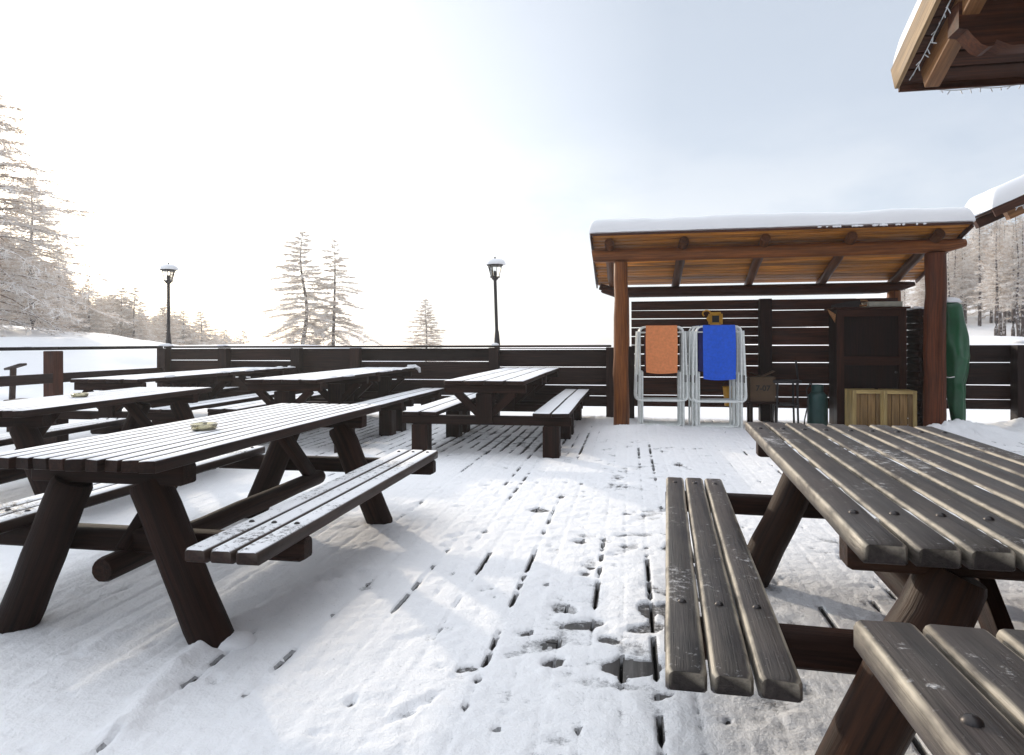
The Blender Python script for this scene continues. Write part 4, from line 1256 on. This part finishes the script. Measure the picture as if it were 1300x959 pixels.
tree_px(1, 74, 305, 30, 'smaller frosted larch on the snow bank right of the two big left ones', rz=2.1)
tree_px(6, 384, 293, 40, 'tall frosted larch with a crooked trunk between the two lamps', rz=.4, wx=1.2)
tree_px(7, 425, 303, 41, 'slightly shorter frosted larch leaning close to the crooked one', rz=2.2, wx=1.15)
tree_px(2, 541, 380, 45, 'small lone frosted larch left of the middle lamp', rz=.9, wx=1.55)
GL = 'larches stepping down the slope behind the left lamp'
rr = random.Random(21)
named = [(113, 360, 40, 'frosted larch tip rising left of the descending row'), (154, 368, 44, 'pale larch left of the left lamp, second tip of the row'),
         (171, 371, 43, 'larch with a dark visible trunk just left of the left lamp'), (212, 390, 52, 'larch directly behind the left lamp post'),
         (233, 401, 58, 'larch just right of the left lamp post'), (255, 402, 62, 'slim pointed larch right of the left lamp, tallest there'), (285, 425, 72, 'low larch tip near the right end of the row'),
         (309, 427, 76, 'last low larch tip at the right end of the row')]
for (px, ty, Z, lb) in named: tree_px(rr.choice([0, 1, 2]), px, ty - 8, Z, lb, GL, rr.uniform(0, 6), rr.uniform(1.2, 1.5))
for i in range(88):
    px = rr.uniform(-60, 318); f = px / 310
    ty = np.interp(px, [-60, 0, 60, 113, 170, 235, 280, 320], [250, 285, 328, 364, 376, 398, 420, 428]) + rr.uniform(0, 20)
    Z = np.interp(px, [-60, 60, 170, 320], [34, 40, 50, 80]) * rr.uniform(.92, 1.5)
    tree_px(rr.choice([0, 1, 2, 2]), px, min(ty, 434), Z, 'frosted larch in the dense row falling away behind the left lamp', 'nameless larches of the left wood', rr.uniform(0, 6), rr.uniform(1.15, 1.6))
GR = 'tall larches of the right wood'
for (px, ty, Z, lb) in [(1244, 268, 33, 'larch with a long bare trunk right of the green parasol cover'), (1226, 300, 37, 'slim larch just right of the shelter beam end'),
        (1290, 266, 33, 'straight dark trunked larch at the right edge below the lower roof'), (1212, 306, 40, 'larch close to the right shelter post'),
        (1266, 285, 38, 'larch of a close group under the lower roof corner')]:
    tree_px(rr.choice([3, 4]), px, ty, Z, lb, GR, rr.uniform(0, 6), 1.0)
for i in range(96):
    px = rr.uniform(1135, 1390)
    row = i % 5
    if row == 4 and px < 1262: px = rr.uniform(1268, 1390)
    Z = [35, 40, 47, 56, 28][row] * rr.uniform(.95, 1.08)
    ty = np.interp(px, [1135, 1170, 1200, 1240, 1400], [330, 318, 300, 282, 262]) + rr.uniform(-4, 26)
    tree_px(rr.choice([3, 4, 2]), px, ty, Z, 'frosted larch in the dense wood behind the right fence', 'nameless larches of the right wood', rr.uniform(0, 6), rr.uniform(.95, 1.25))

# ------------------------------------------------------------------ camera, light, sky
cam = bpy.data.cameras.new('camera'); co = bpy.data.objects.new('camera', cam); COL.objects.link(co)
cam.sensor_width = 36; cam.lens = F / 1300 * 36; cam.shift_y = -45.0 / 1300; cam.clip_start = .05; cam.clip_end = 8000
co.location = (0, 0, CAMH)
co.matrix_world = Matrix.Translation((0, 0, CAMH)) @ Matrix.Rotation(YAW, 4, 'Z') @ Matrix.Rotation(R(90), 4, 'X') @ Matrix.Rotation(R(-.2), 4, 'Z')
scene.camera = co

AZ_LEFT = R(36.5) + YAW                 # sun azimuth, anticlockwise from +y
EL = R(15.5)
sd_ = Vector((-math.sin(AZ_LEFT) * math.cos(EL), math.cos(AZ_LEFT) * math.cos(EL), math.sin(EL)))
sun = bpy.data.lights.new('sun', 'SUN'); so = bpy.data.objects.new('sun', sun); COL.objects.link(so)
sun.energy = 2.0; sun.angle = R(1.2); sun.color = (1.0, .86, .68)
so.rotation_euler = (-sd_).to_track_quat('-Z', 'Y').to_euler()

w = bpy.data.worlds.new('World'); scene.world = w; w.use_nodes = True
nt = w.node_tree; nt.nodes.clear(); L = nt.links.new
sky = N(nt, 'ShaderNodeTexSky', sky_type='NISHITA'); sky.sun_disc = False
sky.sun_elevation = EL; sky.sun_rotation = -AZ_LEFT; sky.altitude = 1800; sky.air_density = 1.0; sky.dust_density = 3.0; sky.ozone_density = 1.0
tc = N(nt, 'ShaderNodeTexCoord').outputs['Generated']
# thin high veil and a bank of valley cloud over the clear sky
cl = noise(nt, mapping(nt, tc, (2.0, 2.0, 5.0)), 2.2, 6, .55)
sxyz = N(nt, 'ShaderNodeSeparateXYZ'); L(tc, sxyz.inputs[0])
low = ramp(nt, sxyz.outputs[2], [(0.0, 1.0), (.32, .0)])
cf = math_n(nt, 'MULTIPLY', ramp(nt, cl, [(.38, 0), (.62, 1)]), low, True)
veil = ramp(nt, cl, [(.3, .60), (.7, .63)])
base = mixc(nt, veil, sky.outputs[0], (7.0, 7.5, 8.2))
base = mixc(nt, 1.0, base, ramp(nt, sxyz.outputs[2], [(0.0, (.86, .88, .90)), (.16, (.97, .975, .98)), (.3, (1, 1, 1))]), 'MULTIPLY')
colr = mixc(nt, math_n(nt, 'MULTIPLY', cf, .75), base, (9.2, 9.1, 9.0))
# the veil is brighter on the sun's side of the sky, deeper behind the viewer
dp = N(nt, 'ShaderNodeVectorMath', operation='DOT_PRODUCT'); L(tc, dp.inputs[0]); dp.inputs[1].default_value = tuple(sd_)
gl_ = ramp(nt, math_n(nt, 'ADD', math_n(nt, 'MULTIPLY', dp.outputs['Value'], .5), .5), [(.0, (.30, .30, .30)), (.45, (.70, .715, .735)), (.62, (.755, .77, .79)), (.84, (.735, .75, .76)), (.94, (1.05, 1.02, .98)), (1.0, (2.2, 2.05, 1.8))])
colr = mixc(nt, 1.0, colr, gl_, 'MULTIPLY')
# an overcast-like veil is brightest overhead
zen = ramp(nt, sxyz.outputs[2], [(.47, (.333, .333, .333)), (.62, (.55, .54, .52)), (1.0, (.92, .86, .79))])
colr = mixc(nt, 1.0, colr, zen, 'MULTIPLY'); colr = mixc(nt, 1.0, colr, (3.0, 3.0, 3.0), 'MULTIPLY')
bg = N(nt, 'ShaderNodeBackground'); L(colr, bg.inputs[0]); bg.inputs[1].default_value = .12
ow = N(nt, 'ShaderNodeOutputWorld'); L(bg.outputs[0], ow.inputs[0])

# ------------------------------------------------------------------ winter haze
HZ = True
if HZ:
    hb = MB(); hb.box((0, 40, 0), (420, 420, 1)); 
    hz = hb.build('haze', None, None, smooth=False)
    for v in hz.data.vertices: v.co.z = -36.0 if v.co.z < 0 else 24.0
    for v in hz.data.vertices: pass
    m = bpy.data.materials.new('winter_haze'); m.use_nodes = True; n2 = m.node_tree; n2.nodes.clear()
    pv = n2.nodes.new('ShaderNodeVolumePrincipled'); pv.inputs['Color'].default_value = (.97, .97, .98, 1); pv.inputs['Density'].default_value = .0017; pv.inputs['Anisotropy'].default_value = .55
    mo = n2.nodes.new('ShaderNodeOutputMaterial'); n2.links.new(pv.outputs[0], mo.inputs['Volume'])
    hz.data.materials.append(m); tag(hz, 'thin winter haze over the terrace and the woods', kind='stuff')

vs_ = scene.view_settings
scene.display_settings.display_device = 'sRGB'
vs_.view_transform = 'Standard'; vs_.look = 'None'; vs_.exposure = 0.42; vs_.gamma = 1.0; vs_.use_curve_mapping = False
cy = scene.cycles
cy.use_denoising = True
cy.max_bounces = 8; cy.diffuse_bounces = 4; cy.glossy_bounces = 3; cy.transmission_bounces = 4; cy.volume_bounces = 1; cy.transparent_max_bounces = 6
cy.caustics_reflective = False; cy.caustics_refractive = False
cy.use_adaptive_sampling = True
